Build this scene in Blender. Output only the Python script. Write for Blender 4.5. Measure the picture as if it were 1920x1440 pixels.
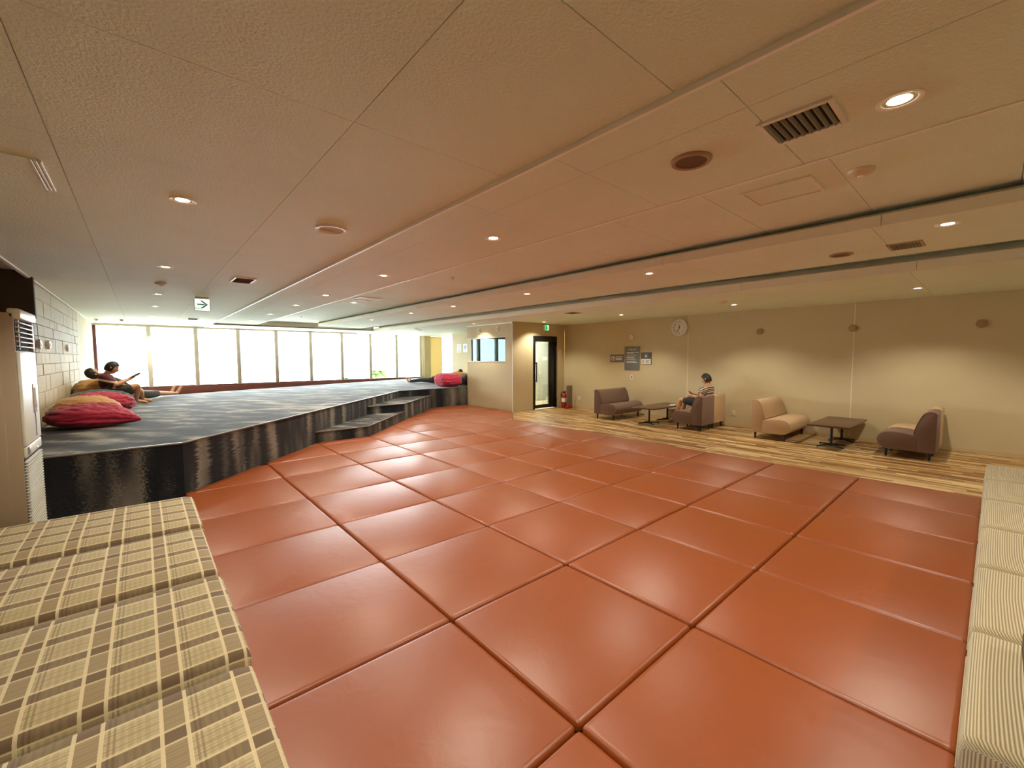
import bpy, bmesh, math, random
from mathutils import Vector, Matrix, noise
random.seed(7)
S = bpy.context.scene
C = S.collection
PI = math.pi
for o in list(bpy.data.objects): bpy.data.objects.remove(o)

# ------------------------------------------------------------------ camera, sky, exposure
H = 1.45                                     # eye height above the mats (mat top is z = 0)
F_PX = 792.674
YAW, PITCH, ROLL = [math.radians(a) for a in (41.16026, -3.64035, -0.14108)]
cd = bpy.data.cameras.new('camera'); cam = bpy.data.objects.new('camera', cd); C.objects.link(cam)
fw = Vector((math.sin(YAW)*math.cos(PITCH), math.cos(YAW)*math.cos(PITCH), math.sin(PITCH)))
rt = Vector((math.cos(YAW), -math.sin(YAW), 0)); up = rt.cross(fw)
r2 = rt*math.cos(ROLL)+up*math.sin(ROLL); u2 = -rt*math.sin(ROLL)+up*math.cos(ROLL)
M = Matrix((( r2.x, u2.x, -fw.x, 0), (r2.y, u2.y, -fw.y, 0), (r2.z, u2.z, -fw.z, H), (0, 0, 0, 1)))
cam.matrix_world = M
cd.sensor_fit = 'HORIZONTAL'; cd.sensor_width = 36.0; cd.lens = 36.0*F_PX/1920.0
cd.clip_start = 0.02; cd.clip_end = 2000
S.camera = cam
S.view_settings.view_transform = 'Standard'; S.view_settings.look = 'None'
S.view_settings.gamma = 1.0; S.view_settings.use_curve_mapping = False
S.view_settings.exposure = 1.0
SKY = 13.5
LAMP = 55.0
wd = bpy.data.worlds.new('sky'); S.world = wd; wd.use_nodes = True
bg = wd.node_tree.nodes['Background']
bg.inputs[0].default_value = (0.86, 0.95, 1.0, 1); bg.inputs[1].default_value = SKY
pl = bpy.data.lights.new('window_portal', 'AREA'); pl.shape = 'RECTANGLE'; pl.size = 12.4; pl.size_y = 1.95
pl.cycles.is_portal = True
po = bpy.data.objects.new('window_portal', pl); C.objects.link(po)
po.location = (5.2, 17.25, 1.46); po.rotation_euler = (-PI/2, 0, 0)
sl = bpy.data.lights.new('sun', 'SUN'); sl.energy = 6.0; sl.angle = 0.01; sl.color = (1, .95, .86)
so = bpy.data.objects.new('sun', sl); C.objects.link(so)
so.rotation_euler = Vector((-.45, .42, -.78)).to_track_quat('-Z', 'Y').to_euler()

# ------------------------------------------------------------------ helpers: colour, materials
def srgb(r, g, b):
    f = lambda c: (c/12.92 if c <= .04045 else ((c+.055)/1.055)**2.4)
    return tuple(f(v/255) for v in (r, g, b))
class NT:
    def __init__(s, m): s.t = m.node_tree; s.n = s.t.nodes; s.l = s.t.links
    def node(s, typ, **kw):
        n = s.n.new(typ)
        for k, v in kw.items():
            if k.startswith('i_'):
                key = k[2:]; key = int(key) if key.isdigit() else key
                s.put(n.inputs[key], v)
            else: setattr(n, k, v)
        return n
    def put(s, sock, v):
        if isinstance(v, bpy.types.NodeSocket): s.l.new(v, sock)
        elif isinstance(v, tuple) and len(v) == 3 and sock.type == 'RGBA': sock.default_value = (*v, 1)
        else: sock.default_value = v
    def math(s, op, a, b=None, c=None):
        n = s.node('ShaderNodeMath', operation=op); s.put(n.inputs[0], a)
        if b is not None: s.put(n.inputs[1], b)
        if c is not None: s.put(n.inputs[2], c)
        return n.outputs[0]
    def mix(s, f, a, b, blend='MIX'):
        n = s.node('ShaderNodeMix', data_type='RGBA', blend_type=blend)
        s.put(n.inputs[0], f); s.put(n.inputs[6], a); s.put(n.inputs[7], b); return n.outputs[2]
    def ramp(s, f, stops):
        n = s.node('ShaderNodeValToRGB'); s.put(n.inputs[0], f); e = n.color_ramp.elements
        while len(e) < len(stops): e.new(.5)
        for q, (p, c) in zip(e, stops): q.position = p; q.color = (*c, 1)
        return n.outputs[0]
MATS = {}
def mat(name, col=(.5,.5,.5), rough=.6, bump=None, var=None, metal=0.0, spec=.5, emit=None, sheen=0, coat=0, objc=False):
    if name in MATS: return MATS[name]
    m = bpy.data.materials.new(name); m.use_nodes = True; t = NT(m); b = t.n['Principled BSDF']
    b.inputs['Base Color'].default_value = (*col, 1); b.inputs['Roughness'].default_value = rough
    b.inputs['Metallic'].default_value = metal; b.inputs['Specular IOR Level'].default_value = spec
    if sheen: b.inputs['Sheen Weight'].default_value = sheen
    if coat: b.inputs['Coat Weight'].default_value = coat; b.inputs['Coat Roughness'].default_value = .25
    pos = None
    if bump or var:
        pos = (t.node('ShaderNodeTexCoord').outputs['Object'] if objc else t.node('ShaderNodeNewGeometry').outputs['Position'])
    if var:
        sc, amt = var
        n = t.node('ShaderNodeTexNoise'); t.put(n.inputs['Vector'], pos); n.inputs['Scale'].default_value = sc; n.inputs['Detail'].default_value = 5
        c = t.mix(n.outputs['Fac'], tuple(x*(1-amt) for x in col), tuple(min(1, x*(1+amt)) for x in col)); t.put(b.inputs['Base Color'], c)
    if bump:
        sc, st = bump
        n = t.node('ShaderNodeTexNoise'); t.put(n.inputs['Vector'], pos); n.inputs['Scale'].default_value = sc; n.inputs['Detail'].default_value = 4
        bp = t.node('ShaderNodeBump'); bp.inputs['Strength'].default_value = st; bp.inputs['Distance'].default_value = .01
        t.put(bp.inputs['Height'], n.outputs['Fac']); t.put(b.inputs['Normal'], bp.outputs[0])
    if emit:
        b.inputs['Emission Color'].default_value = (*emit[0], 1); b.inputs['Emission Strength'].default_value = emit[1]
    MATS[name] = m; return m

# ------------------------------------------------------------------ helpers: objects
def tag(o, label=None, cat=None, group=None, kind=None):
    if label: o['label'] = label
    if cat: o['category'] = cat
    if group: o['group'] = group
    if kind: o['kind'] = kind
    return o
def link(name, me, parent=None, loc=None, rot=None):
    o = bpy.data.objects.new(name, me); C.objects.link(o)
    if loc is not None: o.location = loc
    if rot is not None: o.rotation_euler = rot
    if parent is not None: o.parent = parent
    return o
def obj(name, bm, m, parent=None, smooth=False, loc=None, rot=None):
    bmesh.ops.recalc_face_normals(bm, faces=bm.faces)
    me = bpy.data.meshes.new(name); bm.to_mesh(me); bm.free()
    for x in (m if isinstance(m, (list, tuple)) else [m]): me.materials.append(x)
    if smooth:
        for p in me.polygons: p.use_smooth = True
        if smooth != True: me.set_sharp_from_angle(angle=math.radians(smooth))
    return link(name, me, parent, loc, rot)
def empty(name, loc=(0,0,0), rz=0, label=None, cat=None, group=None):
    o = link(name, None, None, loc, (0,0,rz)); o.empty_display_size = .1
    return tag(o, label, cat, group)
def copy_tree(o, loc, rz=0, label=None, group=None):
    r = o.copy(); C.objects.link(r); r.location = loc; r.rotation_euler = (0,0,rz)
    if label: r['label'] = label
    if group: r['group'] = group
    for ch in o.children:
        c = ch.copy(); C.objects.link(c); c.parent = r
        for g in ch.children:
            d = g.copy(); C.objects.link(d); d.parent = c
    return r
def bx(bm, x0, x1, y0, y1, z0, z1, bev=0, seg=2):
    vs = bmesh.ops.create_cube(bm, size=1.0)['verts']
    for v in vs:
        v.co = Vector((x0+(v.co.x+.5)*(x1-x0), y0+(v.co.y+.5)*(y1-y0), z0+(v.co.z+.5)*(z1-z0)))
    if bev:
        es = list({e for v in vs for e in v.link_edges})
        bmesh.ops.bevel(bm, geom=es, offset=bev, segments=seg, profile=.5, affect='EDGES')
    return bm
def box(name, x, y, z, m, parent=None, bev=0, seg=2, smooth=False):
    return obj(name, bx(bmesh.new(), x[0], x[1], y[0], y[1], z[0], z[1], bev, seg), m, parent, smooth or (35 if bev else False))
def prism(poly, z0, z1, bev=0, seg=2, bottom=True):
    bm = bmesh.new(); vs = [bm.verts.new((p[0], p[1], z1)) for p in poly]; f = bm.faces.new(vs)
    if f.normal.z < 0: f.normal_flip()
    f.normal_update()
    if f.normal.z < 0: f.normal_flip()
    r = bmesh.ops.extrude_face_region(bm, geom=[f])
    nv = [g for g in r['geom'] if isinstance(g, bmesh.types.BMVert)]
    for v in vs: v.co.z = z0
    top = [e for e in bm.edges if all(abs(v.co.z-z1) < 1e-6 for v in e.verts)]
    if bev:
        vert = [e for e in bm.edges if abs(e.verts[0].co.z-e.verts[1].co.z) > 1e-6]
        bmesh.ops.bevel(bm, geom=top+vert, offset=bev, segments=seg, profile=.6, affect='EDGES', clamp_overlap=True)
    return bm
def lathe(bm, prof, n=24, axis='z', org=(0,0,0)):
    """prof: (r, h) pairs"""
    rings = []
    for r, h in prof:
        ring = []
        if r < 1e-6: ring = [bm.verts.new((0, 0, h))]
        else:
            for i in range(n):
                a = 2*PI*i/n; ring.append(bm.verts.new((r*math.cos(a), r*math.sin(a), h)))
        rings.append(ring)
    for a, b in zip(rings, rings[1:]):
        for i in range(n):
            j = (i+1) % n
            if len(a) == 1 and len(b) == 1: continue
            if len(a) == 1: bm.faces.new((a[0], b[i], b[j]))
            elif len(b) == 1: bm.faces.new((a[i], a[j], b[0]))
            else: bm.faces.new((a[i], a[j], b[j], b[i]))
    vs = [v for r in rings for v in r]
    for v in vs:
        x, y, z = v.co
        if axis == 'x': v.co = Vector((z, x, y))          # height runs along +x
        elif axis == '-x': v.co = Vector((-z, -x, y))
        elif axis == '-y': v.co = Vector((x, -z, y))
        elif axis == '-z': v.co = Vector((x, -y, -z))
        v.co += Vector(org)
    return bm
def tube(bm, pts, rad, n=8):
    pts = [Vector(p) for p in pts]; rings = []
    ref = Vector((0, 0, 1))
    for i, p in enumerate(pts):
        d = (pts[min(i+1, len(pts)-1)]-pts[max(i-1, 0)]).normalized()
        a = d.cross(ref)
        if a.length < .2: a = d.cross(Vector((1, 0, 0)))
        a.normalize(); b = d.cross(a)
        r = rad[i] if isinstance(rad, (list, tuple)) else rad
        rings.append([bm.verts.new(p+a*r*math.cos(2*PI*k/n)+b*r*math.sin(2*PI*k/n)) for k in range(n)])
    for A, B in zip(rings, rings[1:]):
        for k in range(n): bm.faces.new((A[k], A[(k+1) % n], B[(k+1) % n], B[k]))
    bm.faces.new(rings[0][::-1]); bm.faces.new(rings[-1])
    return bm
MESH = {}
def shared_box(name, w, d, h, m, parent, loc, key=None):
    k = (round(w, 4), round(d, 4), round(h, 4), m.name)
    if k not in MESH:
        bm = bx(bmesh.new(), -w/2, w/2, -d/2, d/2, -h/2, h/2)
        me = bpy.data.meshes.new(name); bm.to_mesh(me); bm.free(); me.materials.append(m); MESH[k] = me
    return link(name, MESH[k], parent, loc)
def text_mesh(name, txt, size, m, parent, loc, rot, depth=.001, align='CENTER'):
    cu = bpy.data.curves.new(name, 'FONT'); cu.body = txt; cu.size = size; cu.extrude = depth
    cu.align_x = align; cu.align_y = 'CENTER'; cu.resolution_u = 3
    t = bpy.data.objects.new(name, cu); C.objects.link(t)
    dg = bpy.context.evaluated_depsgraph_get()
    me = bpy.data.meshes.new_from_object(t.evaluated_get(dg)); bpy.data.objects.remove(t)
    me.materials.clear(); me.materials.append(m)
    return link(name, me, parent, loc, rot)

# ------------------------------------------------------------------ materials
ceil_m = mat('ceiling_board', srgb(230, 236, 214), .75, bump=(85, .7), var=(1.3, .07))
ceil_back = mat('ceiling_void', srgb(170, 158, 130), .9)
fascia_m = mat('fascia_paint', srgb(236, 230, 208), .6, bump=(40, .1))
cove_m = mat('cove_paint', srgb(216, 210, 184), .8)
trim_m = mat('trim_metal', srgb(250, 247, 238), .35)
wall_m = mat('fabric_wallpaper', srgb(206, 190, 152), .8, bump=(120, .25), var=(2.0, .07))
stone_m = mat('beige_stone', srgb(184, 166, 126), .7, bump=(30, .5), var=(3.0, .12))
dark_wall_m = mat('dark_wall', srgb(74, 66, 54), .8, bump=(90, .2))
white_m = mat('white_plastic', srgb(235, 232, 222), .4)
cream_m = mat('cream_plastic', srgb(222, 205, 170), .45)
black_m = mat('black_metal', srgb(18, 18, 18), .35)
dark_m = mat('dark_void', srgb(22, 20, 17), .9)
steel_m = mat('steel', srgb(190, 190, 186), .3, metal=1)
sash_m = mat('window_metal', srgb(222, 214, 196), .5)
ledge_m = mat('brown_ledge', srgb(64, 34, 27), .95, spec=0.0, bump=(25, .15), var=(2, .1))
def vinyl():
    m = mat('orange_vinyl', srgb(160, 78, 18), .39, spec=.85); t = NT(m); b = t.n['Principled BSDF']
    pos = t.node('ShaderNodeNewGeometry').outputs['Position']
    rnd = t.node('ShaderNodeObjectInfo').outputs['Random']
    n = t.node('ShaderNodeTexNoise', i_Scale=1.4, i_Detail=3.0); t.put(n.inputs['Vector'], pos)
    c = t.mix(n.outputs['Fac'], srgb(140, 64, 12), srgb(152, 72, 16))
    c2 = t.mix(t.math('MULTIPLY', rnd, .35), c, srgb(138, 64, 14)); t.put(b.inputs['Base Color'], c2)
    n1 = t.node('ShaderNodeTexNoise', i_Scale=9.0, i_Detail=3.0, i_Distortion=.6); t.put(n1.inputs['Vector'], pos)
    n2 = t.node('ShaderNodeTexNoise', i_Scale=420.0, i_Detail=1.0); t.put(n2.inputs['Vector'], pos)
    b1 = t.node('ShaderNodeBump', i_Strength=.13, i_Distance=.02, i_Height=n1.outputs['Fac'])
    b2 = t.node('ShaderNodeBump', i_Strength=.12, i_Distance=.002, i_Height=n2.outputs['Fac'], i_Normal=b1.outputs[0])
    t.put(b.inputs['Normal'], b2.outputs[0]); return m
vinyl_m = vinyl()
def carpet():
    m = mat('ikat_carpet', (.1,.1,.1), .9, spec=.25, sheen=.15); t = NT(m); b = t.n['Principled BSDF']
    pos = t.node('ShaderNodeNewGeometry').outputs['Position']
    sx = t.node('ShaderNodeSeparateXYZ', i_0=pos)
    x, y, z = sx.outputs
    s = t.math('MULTIPLY', t.math('ADD', x, y), .7071); q = t.math('MULTIPLY', t.math('SUBTRACT', x, y), .7071)
    fine = t.node('ShaderNodeTexNoise', i_Scale=1.0, i_Detail=2.0)
    t.put(fine.inputs['Vector'], t.node('ShaderNodeCombineXYZ', i_0=t.math('MULTIPLY', s, 2.0), i_1=t.math('MULTIPLY', q, 60.0), i_2=t.math('MULTIPLY', z, 90.0)).outputs[0])
    sj = t.math('ADD', s, t.math('MULTIPLY', t.math('SUBTRACT', fine.outputs['Fac'], .5), .22))
    n = t.node('ShaderNodeTexNoise', i_Scale=1.0, i_Detail=3.0, i_Roughness=.55)
    t.put(n.inputs['Vector'], t.node('ShaderNodeCombineXYZ', i_0=t.math('MULTIPLY', sj, 4.6), i_1=t.math('MULTIPLY', q, 1.6), i_2=t.math('MULTIPLY', z, .5)).outputs[0])
    c = t.ramp(n.outputs['Fac'], [(.39, srgb(20, 24, 32)), (.48, srgb(44, 49, 56)), (.55, srgb(98, 94, 88)), (.65, srgb(158, 153, 142))])
    f2 = t.node('ShaderNodeTexNoise', i_Scale=700.0, i_Detail=1.0); t.put(f2.inputs['Vector'], pos)
    c2 = t.mix(t.math('MULTIPLY', f2.outputs['Fac'], .5), c, (.02, .02, .022)); t.put(b.inputs['Base Color'], c2)
    bp = t.node('ShaderNodeBump', i_Strength=.35, i_Distance=.004, i_Height=fine.outputs['Fac']); t.put(b.inputs['Normal'], bp.outputs[0])
    return m
carpet_m = carpet()
def planks():
    m = mat('oak_strip', (.4,.3,.15), .42, spec=.45); t = NT(m); b = t.n['Principled BSDF']
    rnd = t.node('ShaderNodeObjectInfo').outputs['Random']
    pos = t.node('ShaderNodeNewGeometry').outputs['Position']; sx = t.node('ShaderNodeSeparateXYZ', i_0=pos)
    strip = t.node('ShaderNodeTexWhiteNoise', noise_dimensions='2D')
    cell = t.math('FLOOR', t.math('DIVIDE', sx.outputs[0], .06)); off = t.math('MULTIPLY', cell, .37)
    t.put(strip.inputs['Vector'], t.node('ShaderNodeCombineXYZ', i_0=cell, i_1=t.math('FLOOR', t.math('ADD', t.math('DIVIDE', sx.outputs[1], .8), off))).outputs[0])
    c = t.ramp(strip.outputs['Value'], [(0, srgb(84, 54, 26)), (.28, srgb(146, 104, 54)), (.62, srgb(196, 156, 98)), (1, srgb(240, 214, 162))])
    g = t.node('ShaderNodeTexNoise', i_Scale=1.0, i_Detail=4.0)
    t.put(g.inputs['Vector'], t.node('ShaderNodeCombineXYZ', i_0=t.math('MULTIPLY', sx.outputs[0], 160.0), i_1=t.math('MULTIPLY', sx.outputs[1], 6.0), i_2=rnd).outputs[0])
    c2 = t.mix(t.math('MULTIPLY', g.outputs['Fac'], .35), c, srgb(120, 84, 48)); c3 = t.mix(t.math('MULTIPLY', rnd, .3), c2, srgb(150, 112, 66))
    t.put(b.inputs['Base Color'], c3); return m
plank_m = planks()
def stripes(t, coord, period, bands):
    """sum of soft-edged bands; bands = (start, width) inside one period"""
    u = t.math('FLOORED_MODULO', coord, period); out = None
    for a, w in bands:
        k = t.math('COMPARE', u, a+w/2, w/2); out = k if out is None else t.math('MAXIMUM', out, k)
    return out
def plaid(name, tint):
    m = mat(name, (.5,.45,.3), .85, spec=.2, sheen=.1); t = NT(m); b = t.n['Principled BSDF']
    co = t.node('ShaderNodeTexCoord').outputs['Object']; sx = t.node('ShaderNodeSeparateXYZ', i_0=co)
    x, z = sx.outputs[0], sx.outputs[2]
    y = t.math('ADD', sx.outputs[1], z)
    ax, ay = .192, .180
    base = srgb(190, 176, 140)
    c = t.mix(t.math('MULTIPLY', stripes(t, x, ax, [(.0, .068), (.078, .006), (.090, .006)]), .62), base, srgb(128, 106, 82))
    c = t.mix(t.math('MULTIPLY', stripes(t, y, ay, [(.008, .05)]), .80), c, srgb(96, 74, 56))
    c = t.mix(t.math('MULTIPLY', stripes(t, y, ay, [(.076, .005), (.086, .010), (.102, .005), (.113, .016), (.135, .005), (.146, .010), (.162, .005)]), .42), c, srgb(136, 112, 76))
    c = t.mix(t.math('MULTIPLY', stripes(t, x, ax, [(.105, .010), (.123, .012), (.142, .010), (.160, .012)]), .28), c, srgb(150, 130, 88))
    c = t.mix(t.math('MULTIPLY', stripes(t, x, ax, [(.0, .010), (.060, .010)]), .8), c, srgb(226, 208, 168))
    c = t.mix(t.math('MULTIPLY', stripes(t, y, ay, [(.0, .008), (.060, .008)]), .75), c, srgb(220, 200, 156))
    w = t.node('ShaderNodeTexNoise', i_Scale=500.0, i_Detail=2.0); t.put(w.inputs['Vector'], co)
    c = t.mix(t.math('MULTIPLY', w.outputs['Fac'], .22), c, srgb(110, 90, 60))
    t.put(b.inputs['Base Color'], c)
    n = t.node('ShaderNodeTexNoise', i_Scale=5.0, i_Detail=2.0); t.put(n.inputs['Vector'], co)
    bp = t.node('ShaderNodeBump', i_Strength=.18, i_Distance=.03, i_Height=n.outputs['Fac']); t.put(b.inputs['Normal'], bp.outputs[0])
    return m
plaid_m = plaid('plaid_wool', 0)
def corduroy(name, a, bcol):
    m = mat(name, a, .9, spec=.15, sheen=.2); t = NT(m); b = t.n['Principled BSDF']
    co = t.node('ShaderNodeNewGeometry').outputs['Position']; sx = t.node('ShaderNodeSeparateXYZ', i_0=co)
    v = t.math('SINE', t.math('MULTIPLY', t.math('SUBTRACT', sx.outputs[1], sx.outputs[2]), 2*PI/.0095))
    w = t.math('ADD', t.math('MULTIPLY', v, .5), .5)
    br = t.node('ShaderNodeTexNoise', i_Scale=120.0, i_Detail=1.0); t.put(br.inputs['Vector'], co)
    c = t.mix(w, bcol, a); c = t.mix(t.math('MULTIPLY', br.outputs['Fac'], .25), c, bcol)
    t.put(b.inputs['Base Color'], c)
    bp = t.node('ShaderNodeBump', i_Strength=.5, i_Distance=.003, i_Height=w); t.put(b.inputs['Normal'], bp.outputs[0]); return m
cord_m = corduroy('cream_corduroy', srgb(208, 194, 160), srgb(138, 121, 90))
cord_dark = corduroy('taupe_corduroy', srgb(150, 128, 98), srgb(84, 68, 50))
brown_fab = mat('brown_upholstery', srgb(122, 96, 82), .9, spec=.2, bump=(300, .2), var=(200, .15), sheen=.1)
beige_fab = mat('beige_upholstery', srgb(196, 164, 126), .9, spec=.2, bump=(300, .2), var=(200, .12), sheen=.1)
leg_m = mat('dark_wood_leg', srgb(30, 22, 18), .4)
top_m = mat('walnut_laminate', srgb(92, 62, 44), .35, bump=(60, .05), var=(9, .2))
def glass(name, tint, refl):
    m = bpy.data.materials.new(name); m.use_nodes = True; t = NT(m); t.n.remove(t.n['Principled BSDF'])
    tr = t.node('ShaderNodeBsdfTransparent', i_Color=(*tint, 1)); g = t.node('ShaderNodeBsdfGlossy', i_Roughness=.02)
    fr = t.node('ShaderNodeFresnel', i_IOR=1.45)
    mx = t.node('ShaderNodeMixShader'); t.put(mx.inputs[0], t.math('MULTIPLY', fr.outputs[0], refl))
    t.l.new(tr.outputs[0], mx.inputs[1]); t.l.new(g.outputs[0], mx.inputs[2])
    t.l.new(mx.outputs[0], t.n['Material Output'].inputs['Surface']); return m
glass_m = glass('clear_glass', (.97, .985, .98), .8)
mirror_m = mat('coated_glass', srgb(50, 57, 57), .02, metal=1)
bulb_m = mat('lamp_glow', (1,.9,.7), .5, emit=((1, .80, .52), 14.0))
green_em = mat('exit_green', srgb(20, 160, 80), .5, emit=(srgb(30, 200, 100), .7))
white_em = mat('sign_white', srgb(230, 245, 238), .5, emit=(srgb(225, 248, 238), .55))
green_p = mat('sign_green', srgb(10, 140, 70), .5)

# ------------------------------------------------------------------ setting: floors
W = -.04                      # wooden floor level
ZP = .544                     # platform level
XC = 9.58                     # clock wall
YB = -3.2                     # wall behind the camera
YW = 17.0                     # window plane
XL = -1.02                    # stone wall
floor = tag(box('floor', (-3.3, 9.7), (YB-.1, 10.7), (W-.2, W-.012), mat('floor_screed', srgb(120, 96, 66), .8)), kind='structure')
n = 0
for i in range(26):
    x0 = 6.46+i*.12; off = (i*.37) % 1.0
    y = -1.0-off
    while y < 8.55:
        a, b2 = max(y, -1.0), min(y+1.0, 8.55); y += 1.0
        if b2-a < .05: continue
        w_ = min(.12, XC-x0)-.0012
        shared_box('plank', w_, b2-a-.0012, .012, plank_m, floor, (x0+w_/2, (a+b2)/2, W-.006))
# mats
REG = [(.285, .024), (6.46, .024), (6.46, 7.35), (7.47, 8.54), (7.47, 10.66), (6.22, 10.66), (3.1, 7.585), (2.21, 7.585), (.30, 5.68), (.285, 5.68)]
def clip(poly, x0, x1, y0, y1):
    def cut(p, ins, inter):
        out = []
        for i in range(len(p)):
            a, b = p[i-1], p[i]
            if ins(b):
                if not ins(a): out.append(inter(a, b))
                out.append(b)
            elif ins(a): out.append(inter(a, b))
        return out
    def ix(v): return lambda a, b: (v, a[1]+(b[1]-a[1])*(v-a[0])/(b[0]-a[0]))
    def iy(v): return lambda a, b: (a[0]+(b[0]-a[0])*(v-a[1])/(b[1]-a[1]), v)
    p = poly
    for ins, it in ((lambda q: q[0] >= x0, ix(x0)), (lambda q: q[0] <= x1, ix(x1)), (lambda q: q[1] >= y0, iy(y0)), (lambda q: q[1] <= y1, iy(y1))):
        if p: p = cut(p, ins, it)
    out = []
    for q in p:
        if not out or math.dist(q, out[-1]) > .012: out.append(q)
    if len(out) > 1 and math.dist(out[0], out[-1]) < .012: out.pop()
    return out
def area(p): return abs(sum(p[i-1][0]*p[i][1]-p[i][0]*p[i-1][1] for i in range(len(p)))/2)
XS = [.285, 1.235, 2.187, 3.10, 3.945, 4.79, 5.63, 6.46, 7.47]
YS = [.021, 1.018, 1.926, 2.828, 3.716, 4.623, 5.648, 6.479, 7.333, 8.18, 9.03, 9.88, 10.66]
for i in range(len(XS)-1):
    for j in range(len(YS)-1):
        x0, x1, y0, y1 = XS[i]+.004, XS[i+1]-.004, YS[j]+.004, YS[j+1]-.004
        p = clip(REG, x0, x1, y0, y1)
        if len(p) < 3 or area(p) < .02: continue
        full = abs(area(p)-(x1-x0)*(y1-y0)) < .01
        cx = sum(q[0] for q in p)/len(p); cy = sum(q[1] for q in p)/len(p)
        bm = prism([(q[0]-cx, q[1]-cy) for q in p], 0, -W+random.uniform(-.003, .002), .026 if area(p) > .1 else .01, 3)
        o = obj('vinyl_mat', bm, vinyl_m, None, 40, (cx, cy, W))
        if full and i == 6: tag(o, 'square orange vinyl floor mat bordering the wooden floor', 'floor mat', 'orange mats along the wood floor')
        elif full and i == 0: tag(o, 'orange vinyl floor mat lying against the plaid seats', 'floor mat', 'orange mats along the plaid seats')
        elif full and j == 0: tag(o, 'orange vinyl floor mat lying against the cream corduroy seats', 'floor mat', 'orange mats along the corduroy seats')
        elif full and j >= 9: tag(o, 'square orange vinyl floor mat near the booth wall and upper step', 'floor mat', 'orange mats by the booth')
        elif full: tag(o, 'square orange vinyl floor mat surrounded by other mats', 'floor mat', 'square orange mats inside the grid')
        else: tag(o, 'orange vinyl floor mat cut to a slanting edge', 'floor mat', 'orange mats cut to fit')
tag(box('edge_strip', (6.462, 6.478), (.03, 7.34), (W, W+.03), mat('strip_wood', srgb(206, 176, 122), .5)), 'thin pale wooden edging strip between orange mats and wood floor', 'edging')

# platform and steps
PF = [(-3.2, 5.70), (.29, 5.70), (5.24, 10.68), (11.5, 10.68), (11.5, 17.0), (-3.2, 17.0)]
plat = tag(obj('floor_platform', prism(PF, W-.05, ZP), carpet_m), kind='structure')
st1 = [(2.19, 7.60), (3.10, 7.60), (4.62, 9.15), (3.73, 9.15)]
st2 = [(3.73, 9.15), (4.62, 9.15), (6.22, 10.679), (5.245, 10.679)]
for p, z in ((st1, .181), (st2, .363)):
    stp = obj('step', prism(p, W, z), carpet_m, plat)
nose_m = mat('nosing_strip', srgb(150, 146, 138), .35, metal=.6)
def nosing(a, b, z):
    d = (Vector(b)-Vector(a)); L = d.length; ang = math.atan2(d.y, d.x)
    o = obj('nosing', bx(bmesh.new(), 0, L, -.012, .012, -.012, .004, .003), nose_m, plat, 40, (a[0], a[1], z), (0, 0, ang))
nosing((-3, 5.70), (.29, 5.70), ZP); nosing((.29, 5.70), (5.24, 10.68), ZP); nosing((5.24, 10.68), (7.5, 10.68), ZP)
nosing((2.19, 7.60), (3.10, 7.60), .181); nosing((3.10, 7.60), (4.62, 9.15), .181)
nosing((3.73, 9.15), (4.62, 9.15), .363); nosing((4.62, 9.15), (6.22, 10.68), .363)
ledge = [(XL, 12.78), (.71, 13.45), (5.1, 15.17), (9.75, 16.95), (XL, 16.95)]
tag(obj('floor_ledge', prism(ledge, ZP, ZP+.012), ledge_m), kind='structure')

# ------------------------------------------------------------------ setting: walls
wl = tag(box('wall_left', (XL-.2, XL), (7.95, YW+.1), (W, 2.5), wall_m), kind='structure')
y = 8.302
random.seed(11)
z = ZP+.02
rows = []
while z < 2.40:
    h = random.choice((.12, .15, .18, .22)); h = min(h, 2.425-z)
    if h < .08: break
    rows.append((z, h)); z += h
for z0, h in rows:
    y = 7.96
    while y < 12.85:
        L = min(random.choice((.24, .34, .46, .62)), 12.9-y)
        if L < .08: break
        d = random.uniform(.018, .025)
        o = obj('stone_tile', bx(bmesh.new(), 0, d, 0, L-.003, 0, h-.003, .004, 1), stone_m, wl, 30, (XL, y, z0)); y += L
tag(box('wall_alcove', (-3.2, XL-.21), (7.95, 8.1), (W, 1.95), wall_m), kind='structure')
tag(box('wall_header', (-3.2, -.968), (7.87, 7.948), (1.95, 2.62), dark_wall_m), kind='structure')
tag(box('wall_outer', (-3.35, -3.2), (YB, 17.1), (W, 2.7), wall_m), kind='structure')
tag(box('wall_back', (-3.35, 9.8), (YB-.15, YB), (W, 2.7), wall_m), kind='structure')
# clock wall of three tall panels with open joints
core_m = mat('wall_core', srgb(232, 214, 176), .9)
wr = tag(box('wall_right', (XC+.015, XC+.2), (YB, 8.60), (W, 2.7), core_m), kind='structure')
box('far_core', (XC+.015, XC+.2), (10.53, 14.55), (W, 2.7), core_m, wr)
for a, b2 in ((YB, 1.69), (1.69, 4.735), (4.735, 8.56), (10.66, 14.55)):
    box('wall_panel', (XC, XC+.03), (a+.003, b2-.003), (W, 2.5), wall_m, wr, .002, 1)
for ys_ in (1.69, 4.735): box('joint_strip', (XC-.0015, XC+.02), (ys_-.007, ys_+.007), (W, 2.42), mat('joint_light', srgb(236, 220, 184), .6), wr)
tag(box('baseboard_right', (XC-.012, XC+.001), (YB, 8.55), (W, W+.06), mat('base_paint', srgb(206, 182, 140), .5)), kind='structure')
tag(box('wall_return', (XC, 11.6), (14.55, 14.65), (ZP, 2.6), wall_m), kind='structure')
tag(box('wall_far_right', (11.5, 11.62), (14.55, 17.1), (W, 2.6), wall_m), kind='structure')
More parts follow.
